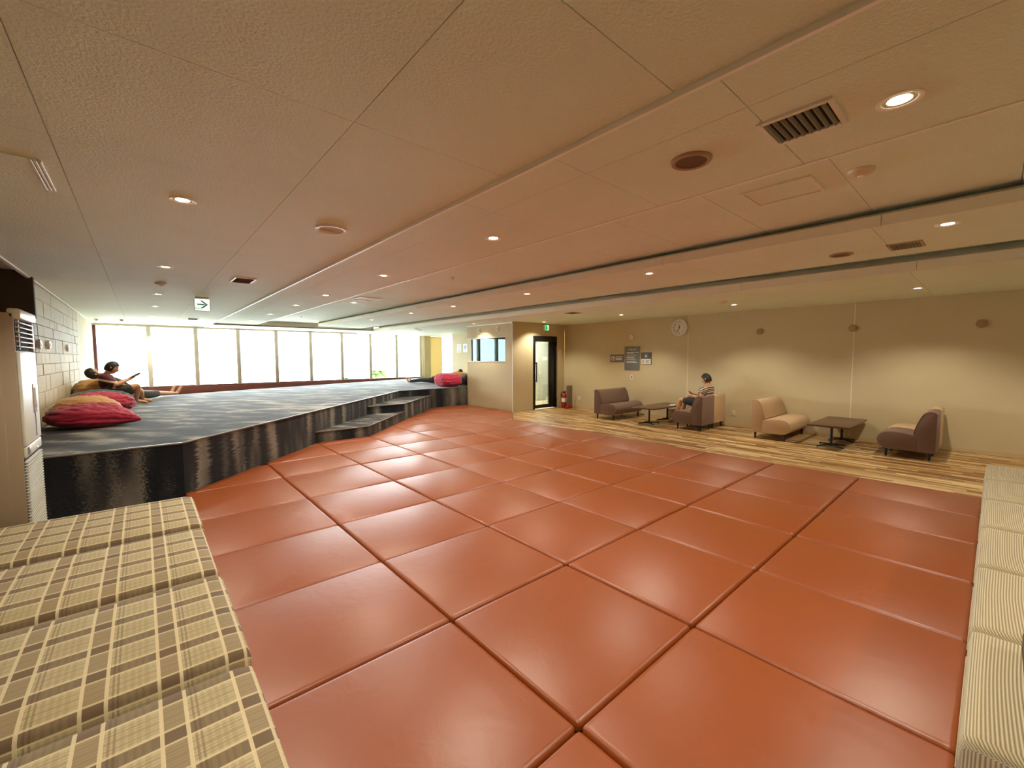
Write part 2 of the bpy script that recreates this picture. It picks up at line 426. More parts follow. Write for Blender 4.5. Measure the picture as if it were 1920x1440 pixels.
# staff room block with an interior window and a glazed door
XN, YN0, YN1 = 7.50, 8.56, 10.66
wn = tag(obj('wall_booth', bx(bmesh.new(), XN, XN+.13, YN0, YN1, W, 1.315), wall_m), kind='structure')
box('header_panel', (XN, XN+.13), (YN0, YN1), (2.015, 2.50), wall_m, wn)
box('pier_panel', (XN, XN+.13), (YN0, 8.86), (1.315, 2.015), wall_m, wn)
box('side_panel', (XN+.13, XC), (10.53, YN1), (W, 1.315), wall_m, wn)
box('side_header', (XN+.13, XC), (10.53, YN1), (2.015, 2.50), wall_m, wn)
box('side_core', (XN+.36, XC), (10.40, 10.52), (1.315, 2.015), wall_m, wn)
box('corner_bead', (XN-.004, XN+.010), (YN0-.004, YN0+.010), (W, 2.40), trim_m, wn)
box('crown_bead', (XN-.012, XN), (YN0, YN1), (2.365, 2.39), trim_m, wn)
wd_ = tag(obj('wall_door', bx(bmesh.new(), XN+.13, 8.27, YN0, YN0+.12, W, 2.5), wall_m), kind='structure')
box('door_side_panel', (9.24, XC), (YN0, YN0+.12), (W, 2.5), wall_m, wd_)
box('door_header', (8.27, 9.24), (YN0, YN0+.12), (2.05, 2.5), wall_m, wd_)
win = empty('window_10', (XN+.05, 9.66, 1.315)); win['kind'] = 'structure'
obj('pane', bx(bmesh.new(), 0, .01, -.79, .81, .01, .69), mirror_m, win)
for nm, a in (('window_frame', (-.02, .03, -.82, -.79, 0, .70)), ('window_frame', (-.02, .03, .80, .825, .0, .70)), ('window_frame', (-.055, .03, -.82, .99, .675, .70)), ('window_sill', (-.06, .03, -.82, 1.0, 0, .018))):
    obj(nm, bx(bmesh.new(), *a, .003), sash_m if 'sill' in nm or a[2] < -.815 and a[3] > 0 else black_m, win, 35)
box('backing', (XN+.07, XN+.09), (8.86, 10.52), (1.32, 2.01), dark_m, wn)
# door
dr = empty('door_1', (8.28, YN0, W)); dr['kind'] = 'structure'
D = lambda nm, a, m, bev=.004, par=None: obj(nm, bx(bmesh.new(), *a, bev), m, par or dr, 35)
D('door_frame', (0, .05, -.02, .10, 0, 2.09), black_m); D('door_frame', (.91, .955, -.02, .10, 0, 2.09), black_m); D('door_frame', (.05, .91, -.02, .10, 1.93, 2.09), black_m)
lf = D('door_leaf', (.05, .10, .01, .05, .02, 1.93), black_m); D('door_leaf', (.65, .91, .01, .05, .02, 1.93), black_m); D('door_leaf', (.10, .65, .01, .05, .02, .12), black_m)
D('pane', (.10, .65, .025, .035, .12, 1.93), glass_m, 0)
D('pull_handle', (.075, .10, -.06, -.035, .78, 1.35), black_m); D('handle_mount', (.08, .095, -.035, .01, .80, .83), black_m); D('handle_mount', (.08, .095, -.035, .01, 1.30, 1.33), black_m)
D('door_stile_strip', (.925, .935, -.024, -.018, .3, 1.8), steel_m, 0)
# lobby seen through the glass
lob = mat('lobby_paint', srgb(216, 214, 200), .6); lobf = mat('lobby_vinyl', srgb(222, 210, 176), .5)
lw = tag(box('wall_lobby', (8.02, 11.0), (10.22, 10.38), (W, 2.5), lob), kind='structure')
box('lobby_side', (7.92, 8.02), (8.69, 10.38), (W, 2.5), lob, lw); box('lobby_side', (10.95, 11.05), (8.50, 10.38), (W, 2.5), lob, lw); box('lobby_front', (XC+.2, 10.95), (8.50, 8.62), (W, 2.5), lob, lw)
box('lobby_ceiling', (7.92, 11.0), (8.69, 10.38), (2.36, 2.42), lob, lw)
tag(box('floor_lobby', (7.92, 11.0), (8.57, 10.38), (W-.01, W+.004), lobf), kind='structure')
d2 = empty('door_2', (10.06, 10.22, W)); d2['kind'] = 'structure'
E2 = lambda nm, a, m, b_=.004: obj(nm, bx(bmesh.new(), *a, b_), m, d2, 35)
E2('door_leaf', (0, .78, -.03, 0, .02, 1.95), mat('grey_door', srgb(186, 186, 172), .5)); E2('door_frame', (-.05, 0, -.045, 0, 0, 2.0), lob); E2('door_frame', (.78, .83, -.045, 0, 0, 2.0), lob); E2('door_frame', (-.05, .83, -.045, 0, 1.95, 2.0), lob)
E2('name_plate', (.22, .48, -.037, -.03, 1.38, 1.50), white_m, 0)
obj('door_knob', lathe(bmesh.new(), [(0, .06), (.028, .055), (.034, .035), (.02, .015), (.02, 0)], 16, '-y', (.08, -.03, .92)), white_m, d2, True)
obj('lock_cylinder', lathe(bmesh.new(), [(0, .03), (.022, .03), (.024, 0)], 14, '-y', (.08, -.03, 1.03)), white_m, d2, 40)
ll = bpy.data.lights.new('lobby_lamp', 'AREA'); ll.size = .5; ll.energy = 75; ll.color = (.96, 1, .93)
lo = link('lobby_lamp', ll, None, (9.6, 9.4, 2.34))

# ------------------------------------------------------------------ setting: windows
ZB, ZT = .556, 2.394
edges = [XL+.02]+[.187+1.147*k for k in range(9)]
wz = tag(box('wall_window_head', (XL, 11.5), (YW-.12, YW+.16), (ZT, 2.62), fascia_m), kind='structure')
box('head_sill', (XL, 11.5), (YW-.10, YW+.14), (W, ZB-.012), ledge_m, wz)
for k in range(9):
    a, b2 = edges[k], edges[k+1]
    w = empty('window_%d' % (k+1), (a, YW, ZB)); w['kind'] = 'structure'; L = b2-a
    obj('pane', bx(bmesh.new(), .035, L-.035, -.004, .004, .03, ZT-ZB-.03), glass_m, w)
    obj('window_frame', bx(bmesh.new(), 0, L, -.03, .03, ZT-ZB-.014, ZT-ZB), sash_m, w)
    obj('window_sill', bx(bmesh.new(), 0, L, -.05, .05, -.012, .03, .004), mat('sill_brown', srgb(112, 84, 72), .5), w, 35)
    obj('mullion', bx(bmesh.new(), L-.055, L+.055, -.13, .06, 0, ZT-ZB, .006), sash_m, w, 35)
    if k == 0: obj('mullion', bx(bmesh.new(), -.02, .05, -.08, .06, 0, ZT-ZB, .006), mat('sash_plum', srgb(120, 70, 74), .4), w, 35)
tag(box('wall_pillar', (9.46, 9.78), (16.72, 17.08), (ZP, 2.5), wall_m, None, .01), kind='structure')
for k, (a, b2) in enumerate(((9.78, 10.52), (10.52, 11.5))):
    w = empty('window_%d' % (11+k), (a, YW, ZB)); w['kind'] = 'structure'; L = b2-a
    obj('pane', bx(bmesh.new(), .03, L-.03, -.004, .004, .03, ZT-ZB-.03), glass_m, w)
    obj('window_frame', bx(bmesh.new(), 0, L, -.03, .03, ZT-ZB-.014, ZT-ZB), sash_m, w)
    obj('window_sill', bx(bmesh.new(), 0, L, -.05, .05, -.012, .03), sash_m, w)
    obj('mullion', bx(bmesh.new(), L-.04, L, -.05, .05, 0, ZT-ZB, .005), mat('sash_cream', srgb(226, 214, 170), .5), w, 35)
def translucent():
    m = bpy.data.materials.new('yellow_blind_cloth'); m.use_nodes = True; t = NT(m); t.n.remove(t.n['Principled BSDF'])
    a = t.node('ShaderNodeBsdfDiffuse', i_Color=(*srgb(240, 228, 190), 1)); b = t.node('ShaderNodeBsdfTranslucent', i_Color=(*srgb(176, 160, 118), 1))
    mx = t.node('ShaderNodeMixShader', i_0=.5); t.l.new(a.outputs[0], mx.inputs[1]); t.l.new(b.outputs[0], mx.inputs[2])
    t.l.new(mx.outputs[0], t.n['Material Output'].inputs['Surface']); return m
bl = empty('roller_blind', (9.80, 16.86, ZP), 0, 'yellow translucent roller blind lowered beside the grey pillar', 'blind')
obj('cloth', bx(bmesh.new(), 0, .66, -.002, .002, .06, 1.80), translucent(), bl)
obj('roller', tube(bmesh.new(), [(-.01, 0, 1.81), (.67, 0, 1.81)], .022, 12), cream_m, bl, True)
obj('bottom_bar', bx(bmesh.new(), 0, .66, -.008, .008, .04, .062, .003), cream_m, bl, 35)

# ------------------------------------------------------------------ setting: ceiling
X1, X2, X3, X3B, X4 = 1.57, 2.59, 4.33, 5.74, 6.53
ZA, Z12, Z2, Z3, Z4 = 2.45, 2.43, 2.59, 2.45, 2.40
ceil = tag(box('ceiling', (-3.35, 11.7), (YB-.15, 17.2), (2.70, 2.78), ceil_back), kind='structure')
def boards(x0, x1, nx, y0, y1, dy, z, offs=0.0, th=.03):
    dx = (x1-x0)/nx
    for i in range(nx):
        y = y0-(offs if i % 2 else 0)
        while y < y1-.02:
            a, b2 = max(y, YB), min(y+dy, y1); y += dy
            if b2-a < .05: continue
            shared_box('ceiling_board', dx-.0035, b2-a-.0035, th, ceil_m, ceil, (x0+(i+.5)*dx, (a+b2)/2, z+th/2))
YE = 14.38
boards(-1.27, 1.73-.16, 3, 2.84-.995*6, 17.0, .995, ZA) if False else None
for xa, xb in ((XL, -.27), (-.27, .725), (.725, X1)): boards(xa, xb, 1, 2.84-.995*6, 16.9, .995, ZA)
for xa, xb in ((X1, 1.84), (1.84, X2)): boards(xa, xb, 1, .69-.8*4, YE, .8, Z12)
boards(X2, X3+.22, 1, .69-.745*5, YE, .745, Z2)
boards(X3, X3B, 1, .69-1.6*2, YE, 1.6, Z3)
boards(X3B, X4+.22, 1, .69-1.6*2, 16.9, 1.6, 2.60)
boards(X4, 11.5, 2, .69-1.6*2, 16.9, 1.6, Z4)
boards(-3.2, XL, 2, -3.2, 7.9, 1.6, 2.52)
box('recess_board', (X1, X4), (YE, 15.25), (2.60, 2.63), ceil_m, ceil)
box('soffit_board', (X1, X4), (15.25, 16.9), (2.43, 2.46), fascia_m, ceil)
box('soffit_face', (X1, X4), (15.25, 15.27), (2.43, 2.61), fascia_m, ceil)
box('panel_end', (X1, X2), (YE, YE+.02), (Z12, 2.61), fascia_m, ceil); box('panel_end', (X3, X3B), (YE, YE+.02), (Z3, 2.61), fascia_m, ceil)
box('panel_side', (X2, X2+.012), (YB, YE), (Z12+.005, Z2), fascia_m, ceil); box('panel_side', (X3B, X3B+.012), (YB, YE), (Z3+.005, 2.61), fascia_m, ceil)
def fascia(x, z0, z1, y0, y1, zt):
    y = y0
    while y < y1:
        b2 = min(y+1.82, y1); box('fascia_board', (x-.015, x), (y+.002, b2-.002), (z0-.004, z1), fascia_m, ceil, .002, 1); y = b2
    box('cove_back', (x+.20, x+.215), (y0, y1), (z0+.03, zt), cove_m, ceil)
    box('cove_lip', (x, x+.20), (y0, y1), (z1-.035, z1-.02), cove_m, ceil)
    box('cove_rail', (x+.05, x+.075), (y0, y1), (z1+.01, z1+.03), cove_m, ceil)
fascia(X3, Z3, 2.535, 2.45-1.82*3, YE, 2.60); fascia(X4, Z4, 2.505, 2.45-1.82*3, 15.25, 2.61)
t1 = tag(box('trim_1', (X1-.006, X1+.012), (YB, 16.9), (Z12-.004, ZA+.004), trim_m), kind='structure')
t2 = tag(box('trim_2', (X2-.004, X2+.014), (YB, YE), (Z12-.005, Z12+.006), trim_m), kind='structure')
t3 = tag(box('trim_3', (XL-.004, XL+.03), (YB, 16.9), (ZA-.018, ZA+.001), trim_m), kind='structure')

# ------------------------------------------------------------------ ceiling fixtures
ld = bpy.data.lights.new('downlight_beam', 'SPOT'); ld.energy = LAMP; ld.color = (1, .915, .74); ld.spot_size = math.radians(128); ld.spot_blend = .55; ld.shadow_soft_size = .05
def make_downlight(loc, label, group):
    r = empty('downlight', loc, 0, label, 'ceiling light', group)
    obj('trim_ring', lathe(bmesh.new(), [(.052, .012), (.054, -.002), (.066, -.006), (.072, -.003), (.072, .004)], 28), trim_m, r, 50)
    obj('lens', lathe(bmesh.new(), [(0, .0), (.03, -.001), (.053, .002)], 24), bulb_m, r, True)
    link('beam', ld, r, (0, 0, -.02))
    return r
rows_ = [  # first lamp of each row is unseen, added to light the near area
 (.24, ZA, (.85, 3.45, 6.07, 8.72, 10.78, 13.42, 14.92, 16.29), 'warm round downlight in the ceiling bay over the bean bags', 'downlights over the bean bag side'),
 (2.23, Z12, (-2.2, .29, 2.78, 4.89, 7.01, 8.70, 10.83, 12.99), 'warm round downlight in the narrow ceiling strip between two pale trims', 'downlights in the narrow ceiling strip'),
 (4.65, Z3, (-2.2, .29, 2.80, 4.95, 7.07, 8.80, 10.98, 13.25), 'warm round downlight in the dropped ceiling band above the orange mats', 'downlights in the dropped band'),
 (8.24, Z4, (-1.7, .77, 3.22, 5.65, 8.10, 12.7), 'warm round downlight in the ceiling along the clock wall', 'downlights along the clock wall')]
proto = None
for x, z, ys, lab, grp in rows_:
    for y in ys:
        if proto is None: proto = make_downlight((x, y, z), lab, grp)
        else: copy_tree(proto, (x, y, z), 0, lab, grp)
copy_tree(proto, (7.12, 9.78, Z4), 0, 'warm round downlight washing the wall above the booth window', 'downlight over the booth window')
copy_tree(proto, (3.38, 8.86, Z2), 0, 'warm round downlight beside the square white frame in the raised ceiling', 'downlight in raised ceiling')
# speakers, detectors, sprinklers
def disc_thing(name, loc, prof, m, label, cat, group=None, n=28, core=None):
    r = empty(name, loc, 0, label, cat, group)
    obj('housing', lathe(bmesh.new(), prof, n), m, r, 40)
    if core: obj(core[0], lathe(bmesh.new(), core[1], n), core[2], r, 40)
    return r
spk = [(.085, .0), (.088, -.012), (.105, -.016), (.115, -.008), (.115, 0)]
grille_m = mat('speaker_grille', srgb(226, 220, 200), .6, bump=(400, .5)); brown_grille = mat('brown_grille', srgb(110, 84, 60), .6, bump=(400, .5))
disc_thing('ceiling_speaker', (1.15, 3.44, ZA), spk, white_m, 'round white ringed ceiling speaker over the platform steps', 'speaker', core=('grille', [(0, -.004), (.086, -.006)], grille_m))
s1 = [(.072, 0), (.075, -.012), (.090, -.014), (.098, -.006), (.098, 0)]
disc_thing('ceiling_speaker', (2.11, 1.05, Z12), s1, mat('brown_ring', srgb(170, 136, 104), .4), 'round brown ceiling speaker near the large louvred vent', 'speaker', core=('grille', [(0, -.006), (.074, -.008)], brown_grille))
disc_thing('ceiling_speaker', (5.22, 1.05, Z3), s1, mat('brown_ring', srgb(170, 136, 104), .4), 'round brown ceiling speaker beside the small louvred vent', 'speaker', core=('grille', [(0, -.006), (.074, -.008)], brown_grille))
det = [(0, -.035), (.03, -.035), (.045, -.025), (.06, -.02), (.068, -.01), (.07, 0)]
for loc, lab in (((3.38, .60, Z2), 'cream smoke detector beside the ceiling access hatch'), ((7.60, 3.16, Z4), 'cream smoke detector in ceiling near the wall clock'), ((.24, 7.41, ZA), 'white smoke detector in the row of platform downlights')):
    disc_thing('smoke_detector', loc, det, cream_m if loc[0] > 1 else white_m, lab, 'smoke detector', core=('sensor', [(0, -.045), (.018, -.042), (.02, -.03)], white_m))
for loc, lab in (((3.40, 5.17, Z2), 'small metal sprinkler head in the raised ceiling over the mats'), ((3.39, 12.77, Z2), 'small metal sprinkler head in raised ceiling close to the windows')):
    disc_thing('sprinkler', loc, [(.03, 0), (.032, -.004), (.014, -.008), (.012, -.03), (.004, -.034)], steel_m, lab, 'sprinkler', core=('deflector', [(0, -.05), (.024, -.05), (.026, -.047), (0, -.046)], steel_m))
for x, y in ((-.83, 15.14), (-.35, 15.0)):
    disc_thing('ceiling_spot', (x, y, ZA), [(0, -.05), (.03, -.05), (.036, -.03), (.04, 0)], white_m, 'small white ceiling spot beside the window by the stone wall', 'spotlight', 'white spots at the window corner', core=('lens', [(0, -.052), (.026, -.051)], white_m))
for x, y in ((5.95, 12.2), (6.9, 12.7), (7.3, 13.2)):
    disc_thing('ceiling_spot', (x, y, Z4), [(0, -.03), (.05, -.03), (.07, -.012), (.075, 0)], white_m, 'flat white round ceiling unit near the yellow blind', 'ceiling unit', 'white round units near the blind', core=('lens', [(0, -.034), (.04, -.032)], white_m)) if x > X4 else None
def vent(loc, w, d, n, label, fm, sm, along='y', ang=35):
    """louvred vent; w along x, d along y"""
    r = empty('ceiling_vent', loc, 0, label, 'vent'); f = .022
    bm = bmesh.new(); bx(bm, -w/2, w/2, -d/2, -d/2+f, -.01, .004, .003, 1); bx(bm, -w/2, w/2, d/2-f, d/2, -.01, .004, .003, 1); bx(bm, -w/2, -w/2+f, -d/2+f, d/2-f, -.01, .004); bx(bm, w/2-f, w/2, -d/2+f, d/2-f, -.01, .004)
    obj('frame', bm, fm, r, 35)
    obj('backing', bx(bmesh.new(), -w/2+f, w/2-f, -d/2+f, d/2-f, -.002, .0), dark_m, r)
    me = None
    for i in range(n):
        y = -d/2+f+(d-2*f)*(i+.5)/n
        if me is None:
            o = obj('louvre', bx(bmesh.new(), -w/2+f, w/2-f, -.003, .003, -.008, .008), sm, r); me = o.data
        else: o = link('louvre', me, r)
        o.location = (0, y, -.006); o.rotation_euler = (math.radians(ang), 0, 0)
    return r
lv_m = mat('louvre_grey', srgb(140, 134, 116), .5)
vent((2.13, .585, Z12), .26, .27, 8, 'large louvred ceiling vent next to a bright downlight', white_m, lv_m)
vent((5.235, .585, Z3), .28, .24, 9, 'small louvred ceiling vent in the dropped ceiling band', mat('vent_frame2', srgb(180, 150, 112), .5), lv_m)
vent((1.03, 6.45, ZA), .24, .42, 10, 'white framed ceiling vent over the platform edge', white_m, brown_grille)
vent((1.03, 13.6, ZA), .24, .42, 10, 'white framed ceiling vent close to the windows', white_m, brown_grille)
vent((7.02, 6.05, Z4), .30, .30, 6, 'flush beige ceiling vent above the brown love seat', cream_m, brown_grille)
def hatch(loc, w, d, label, fm, inner):
    r = empty('ceiling_hatch', loc, 0, label, 'hatch'); f = .02
    bm = bmesh.new(); bx(bm, -w/2, w/2, -d/2, -d/2+f, -.012, .003); bx(bm, -w/2, w/2, d/2-f, d/2, -.012, .003); bx(bm, -w/2, -w/2+f, -d/2+f, d/2-f, -.012, .003); bx(bm, w/2-f, w/2, -d/2+f, d/2-f, -.012, .003)
    obj('frame', bm, fm, r); obj('door_panel', bx(bmesh.new(), -w/2+f+.003, w/2-f-.003, -d/2+f+.003, d/2-f-.003, -.006, .002), inner, r)
hatch((3.385, 1.03, Z2), .36, .42, 'flush beige access hatch in the raised ceiling by the smoke detector', fascia_m, ceil_m)
hatch((3.35, 8.10, Z2), .44, .44, 'square white framed access hatch in the raised ceiling', white_m, ceil_m)
# linear diffuser of the air conditioning over the left corner
df = empty('air_diffuser', (-.62, 3.47, ZA), 0, 'flat ceiling air panel with white slotted outlet above the plaid seats', 'air diffuser')
obj('panel', bx(bmesh.new(), -.45, .235, -.25, .25, -.006, .002, .002, 1), ceil_m, df, 35)
for i in range(3): obj('slot_blade', bx(bmesh.new(), .237+i*.017, .249+i*.017, -.25, .25, -.012, .002, .002, 1), white_m, df, 35)
# exit signs
ex = empty('exit_sign', (.79, 8.64, ZA), 0, 'white hanging exit sign with green arrow pointing right', 'exit sign')
obj('housing', bx(bmesh.new(), -.11, .11, 0, .035, -.235, -.025, .004), white_m, ex, 35); obj('mount', bx(bmesh.new(), -.09, .09, .0, .03, -.025, .0), cream_m, ex)
fc = obj('face', bx(bmesh.new(), -.10, .10, -.004, .0, -.225, -.035), white_em, ex)
def poly_y(name, pts, y, m, parent, th=.002):
    bm = bmesh.new(); f = bm.faces.new([bm.verts.new((p[0], y, p[1])) for p in pts]); r = bmesh.ops.extrude_face_region(bm, geom=[f])
    for v in [g for g in r['geom'] if isinstance(g, bmesh.types.BMVert)]: v.co.y -= th
    return obj(name, bm, m, parent)
bm = bmesh.new()
for pts in ([(-.07, -.115), (.03, -.115), (.03, -.135), (-.07, -.135)], [(-.03, -.062), (.0, -.062), (.075, -.125), (.045, -.125)], [(-.03, -.188), (.0, -.188), (.075, -.125), (.045, -.125)]):
    bm.faces.new([bm.verts.new((p[0], -.0055, p[1])) for p in pts])
obj('arrow', bm, green_p, fc)
text_mesh('lettering', '非常口', .034, green_p, fc, (-.055, -.0055, -.195), (PI/2, 0, 0))
e2 = empty('exit_sign', (8.76, 8.53, 2.20), 0, 'small lit green exit sign over the black glazed door', 'exit sign')
obj('housing', bx(bmesh.new(), -.09, .09, -.03, .03, 0, .17, .004), white_m, e2, 35)
f2_ = obj('face', bx(bmesh.new(), -.08, .08, -.034, -.03, .01, .16), green_em, e2)
bm = bmesh.new()
for pts in ([(.01, .02), (.07, .02), (.07, .15), (.01, .15)],): bm.faces.new([bm.verts.new((p[0], -.036, p[1])) for p in pts])
obj('doorway_mark', bm, white_em, f2_)
bm = bmesh.new(); lathe(bm, [(0, .001), (.012, .001), (.012, 0)], 12, '-y', (-.01, -.037, .125))
for pts in ([(-.03, .105), (.005, .115), (.02, .075), (-.005, .065)], [(-.005, .07), (.02, .075), (.045, .045), (.03, .03)], [(-.005, .07), (.01, .062), (-.035, .03), (-.05, .04)], [(-.03, .105), (-.02, .11), (-.05, .075), (-.06, .08)], [(.005, .115), (.01, .105), (.05, .095), (.05, .104)]): bm.faces.new([bm.verts.new((p[0], -.038, p[1])) for p in pts])
obj('runner_mark', bm, green_p, f2_)

# ------------------------------------------------------------------ wall fittings
def disc_x(name, loc, prof, m, label, cat, group=None, axis='-x', core=None):
    r = empty(name, loc, 0, label, cat, group); obj('cover', lathe(bmesh.new(), prof, 24, axis), m, r, 40)
    if core: obj('center_cap', lathe(bmesh.new(), core[0], 20, axis), core[1], r, 40)
    return r
beige_disc = mat('beige_disc', srgb(170, 142, 104), .5)
dp = [(.062, 0), (.062, .02), (.055, .03), (.04, .032), (0, .032)]
for y, z in ((3.22, 1.96), (1.71, 1.95), (.17, 1.94)):
    disc_x('wall_vent_cover', (XC, y, z), dp, beige_disc, 'round beige vent cover high on the clock wall', 'vent cover', 'round covers on the clock wall', core=([(0, .036), (.026, .036), (.028, .03)], beige_disc))
disc_x('wall_vent_cover', (XC, 6.23, 1.96), dp, white_m, 'round cream vent cover above the grey notice boards', 'vent cover', core=([(0, .038), (.03, .038), (.032, .03)], cream_m))
for y in (10.03, 9.17):
    disc_x('wall_vent_cover', (XN, y, 2.235), dp, white_m, 'round white vent cover above the booth window', 'vent cover', 'white covers on the booth', core=([(0, .038), (.03, .038), (.032, .03)], beige_disc))
for y, z in ((8.04, 1.63), (8.78, 1.64), (10.8, 1.63)):
    disc_x('wall_vent_cover', (XL+.03, y, z), dp, white_m, 'round white vent cover on the stone wall', 'vent cover', 'white covers on the stone wall', 'x', core=([(0, .038), (.03, .038), (.032, .03)], white_m))
# clock
ck = empty('wall_clock', (XC, 4.94, 2.135), 0, 'round white framed wall clock with black numerals', 'clock')
obj('case', lathe(bmesh.new(), [(0, 0), (.185, 0), (.195, .012), (.195, .035), (.183, .045), (.168, .042), (.166, .022)], 48, '-x'), white_m, ck, 40)
obj('dial', lathe(bmesh.new(), [(0, .024), (.168, .022)], 48, '-x'), mat('dial_paper', srgb(228, 220, 200), .6), ck)
ink = mat('ink', srgb(40, 36, 30), .6)
for h in range(1, 13):
    a = h*PI/6; text_mesh('numeral', str(h), .048, ink, ck, (-.0255, -math.sin(a)*.135, math.cos(a)*.135), (PI/2, 0, -PI/2), .0004)
def hand(name, deg, L, w, off):
    a = math.radians(deg); d = Vector((0, -math.sin(a), math.cos(a))); p = Vector((0, math.cos(a), math.sin(a)))
    bm = bmesh.new(); q = [-d*.02-p*w, -d*.02+p*w, d*L+p*w*.5, d*L-p*w*.5]
    vs = [bm.verts.new(v+Vector((off, 0, 0))) for v in q]; f = bm.faces.new(vs); r = bmesh.ops.extrude_face_region(bm, geom=[f])
    for v in [g for g in r['geom'] if isinstance(g, bmesh.types.BMVert)]: v.co.x -= .002
    obj(name, bm, ink, ck)
hand('hour_hand', 348, .075, .008, -.028); hand('minute_hand', 212, .115, .006, -.031)
# notice boards
slate = mat('slate_panel', srgb(112, 116, 116), .5); white_ink = mat('white_ink', srgb(232, 232, 226), .6); red_p = mat('red_print', srgb(190, 60, 50), .6)
def sign(name, yc, zc, w, h, m, label):
    r = empty(name, (XC, yc, zc), 0, label, 'sign')
    obj('board', bx(bmesh.new(), -.018, 0, -w/2, w/2, -h/2, h/2, .002, 1), m, r, 35); return r
def mark(r, nm, y0, y1, z0, z1, m, off=-.019): return obj(nm, bx(bmesh.new(), off, off+.0012, min(-y0, -y1), max(-y0, -y1), z0, z1), m, r)
# in sign space u runs to the viewer's right (= -y)
sA = sign('notice_board', 6.68, 1.41, .42, .20, slate, 'small grey notice with round red prohibition mark')
obj('prohibition_disc', lathe(bmesh.new(), [(0, .0205), (.070, .0205), (.070, .018)], 32, '-x', (0, .12, 0)), white_ink, sA)
obj('prohibition_ring', lathe(bmesh.new(), [(.054, .0212), (.068, .0212)], 32, '-x', (0, .12, 0)), red_p, sA)
o = mark(sA, 'prohibition_bar', -.055, .055, -.006, .006, red_p, -.0222); o.location = (0, .12, 0); o.rotation_euler = (PI/4, 0, 0)
o = mark(sA, 'pictogram', -.03, .02, -.03, .01, ink, -.0212); o.location = (0, .12, 0)
for z, a, b2 in ((.045, -.03, .19), (.005, -.03, .17), (-.03, -.03, .16)): mark(sA, 'text_line', a, b2, z-.009, z+.009, white_ink)
sB = sign('notice_board', 6.22, 1.41, .44, .61, slate, 'tall grey notice board with white heading and lines')
text_mesh('heading', '利用注意', .058, white_ink, sB, (-.019, -.01, .225), (PI/2, 0, -PI/2), .0006)
for z, L in ((.155, .36), (.132, .20), (.085, .30), (.035, .24), (.012, .22), (-.035, .27), (-.085, .28), (-.108, .33)):
    mark(sB, 'text_line', -.15, -.15+L, z-.007, z+.007, white_ink)
for z in (.155, .085, .035, -.035, -.085): mark(sB, 'bullet', -.185, -.168, z-.008, z+.008, white_ink)
sC = sign('notice_board', 5.81, 1.41, .30, .30, mat('dark_slate', srgb(92, 92, 94), .5), 'square dark notice with white card in its lower half')
mark(sC, 'card', -.135, .135, -.14, -.015, white_ink)
for y0, y1, z in ((-.11, -.05, -.05), (-.11, -.05, -.08), (-.11, -.05, -.11), (.0, .10, -.05), (.0, .08, -.08), (.0, .09, -.11)): mark(sC, 'text_line', y0, y1, z-.007, z+.007, mat('grey_ink', srgb(130, 124, 112), .6), -.0205)
bm = bmesh.new()
for r0, r1 in ((.022, .032), (.044, .054)):
    for k in range(8):
        a0, a1 = [math.radians(40+100*q/8) for q in (k, k+1)]
        bm.faces.new([bm.verts.new((-.0195, -rr*math.cos(aa), .045+rr*math.sin(aa))) for rr, aa in ((r0, a0), (r1, a0), (r1, a1), (r0, a1))])
obj('wireless_mark', bm, white_ink, sC); mark(sC, 'mark_block', -.035, .04, .03, .055, white_ink)
# switches, outlets, papers
def plate(name, face, x, y, z, w, h, label, cat, parts, m=white_m):
    r = empty(name, (x, y, z), 0 if face == '-x' else -PI/2+PI, label, cat)
    if face == '-y': r.rotation_euler = (0, 0, PI/2)
    obj('cover_plate', bx(bmesh.new(), -.01, 0, -w/2, w/2, -h/2, h/2, .003), m, r, 35)
    for nm, a, mm in parts: obj(nm, bx(bmesh.new(), -.014, -.009, *a), mm, r)
plate('light_switch', '-x', XC, 6.22, .92, .07, .12, 'white light switch below the grey notice boards', 'switch', [('rocker', (-.015, .015, -.03, .03), mat('rocker_grey', srgb(120, 110, 96), .5))])
for y, lab in ((7.97, 'white wall outlet low beside the fire extinguisher'), (3.68, 'cream wall outlet low behind the seated person')):
    plate('wall_outlet', '-x', XC, y, .23, .075, .12, lab, 'outlet', [('socket', (-.016, .016, .008, .036), cream_m), ('socket', (-.016, .016, -.036, -.008), cream_m)], white_m if y > 5 else cream_m)
plate('light_switch', '-y', 9.42, YN0, 1.60, .05, .13, 'narrow cream intercom plate beside the black door', 'switch', [('button', (-.01, .01, -.02, .02), white_m)], cream_m)
blue_ink = mat('blue_ink', srgb(90, 130, 180), .6); paper = mat('paper', srgb(238, 240, 240), .7)
for yc, lab, k in ((14.16, 'white paper notice with a blue ring drawing by the windows', 0), (13.74, 'white paper notice with blue blocks next to the booth', 1)):
    r = empty('paper_notice', (XC, yc, 1.81), 0, lab, 'notice'); obj('sheet', bx(bmesh.new(), -.003, 0, -.14, .14, -.16, .16), paper, r)
    if k == 0:
        obj('ring_print', lathe(bmesh.new(), [(.06, .0036), (.08, .0036)], 24, '-x', (0, 0, .02)), blue_ink, r); mark(r, 'text_line', -.1, .1, -.13, -.10, blue_ink, -.0045)
    else:
        for a in ((-.08, -.03, .03, .10), (.02, .08, .03, .10), (-.06, .06, -.02, .02), (-.02, .02, -.1, -.06)): mark(r, 'block_print', *a, blue_ink, -.0045)

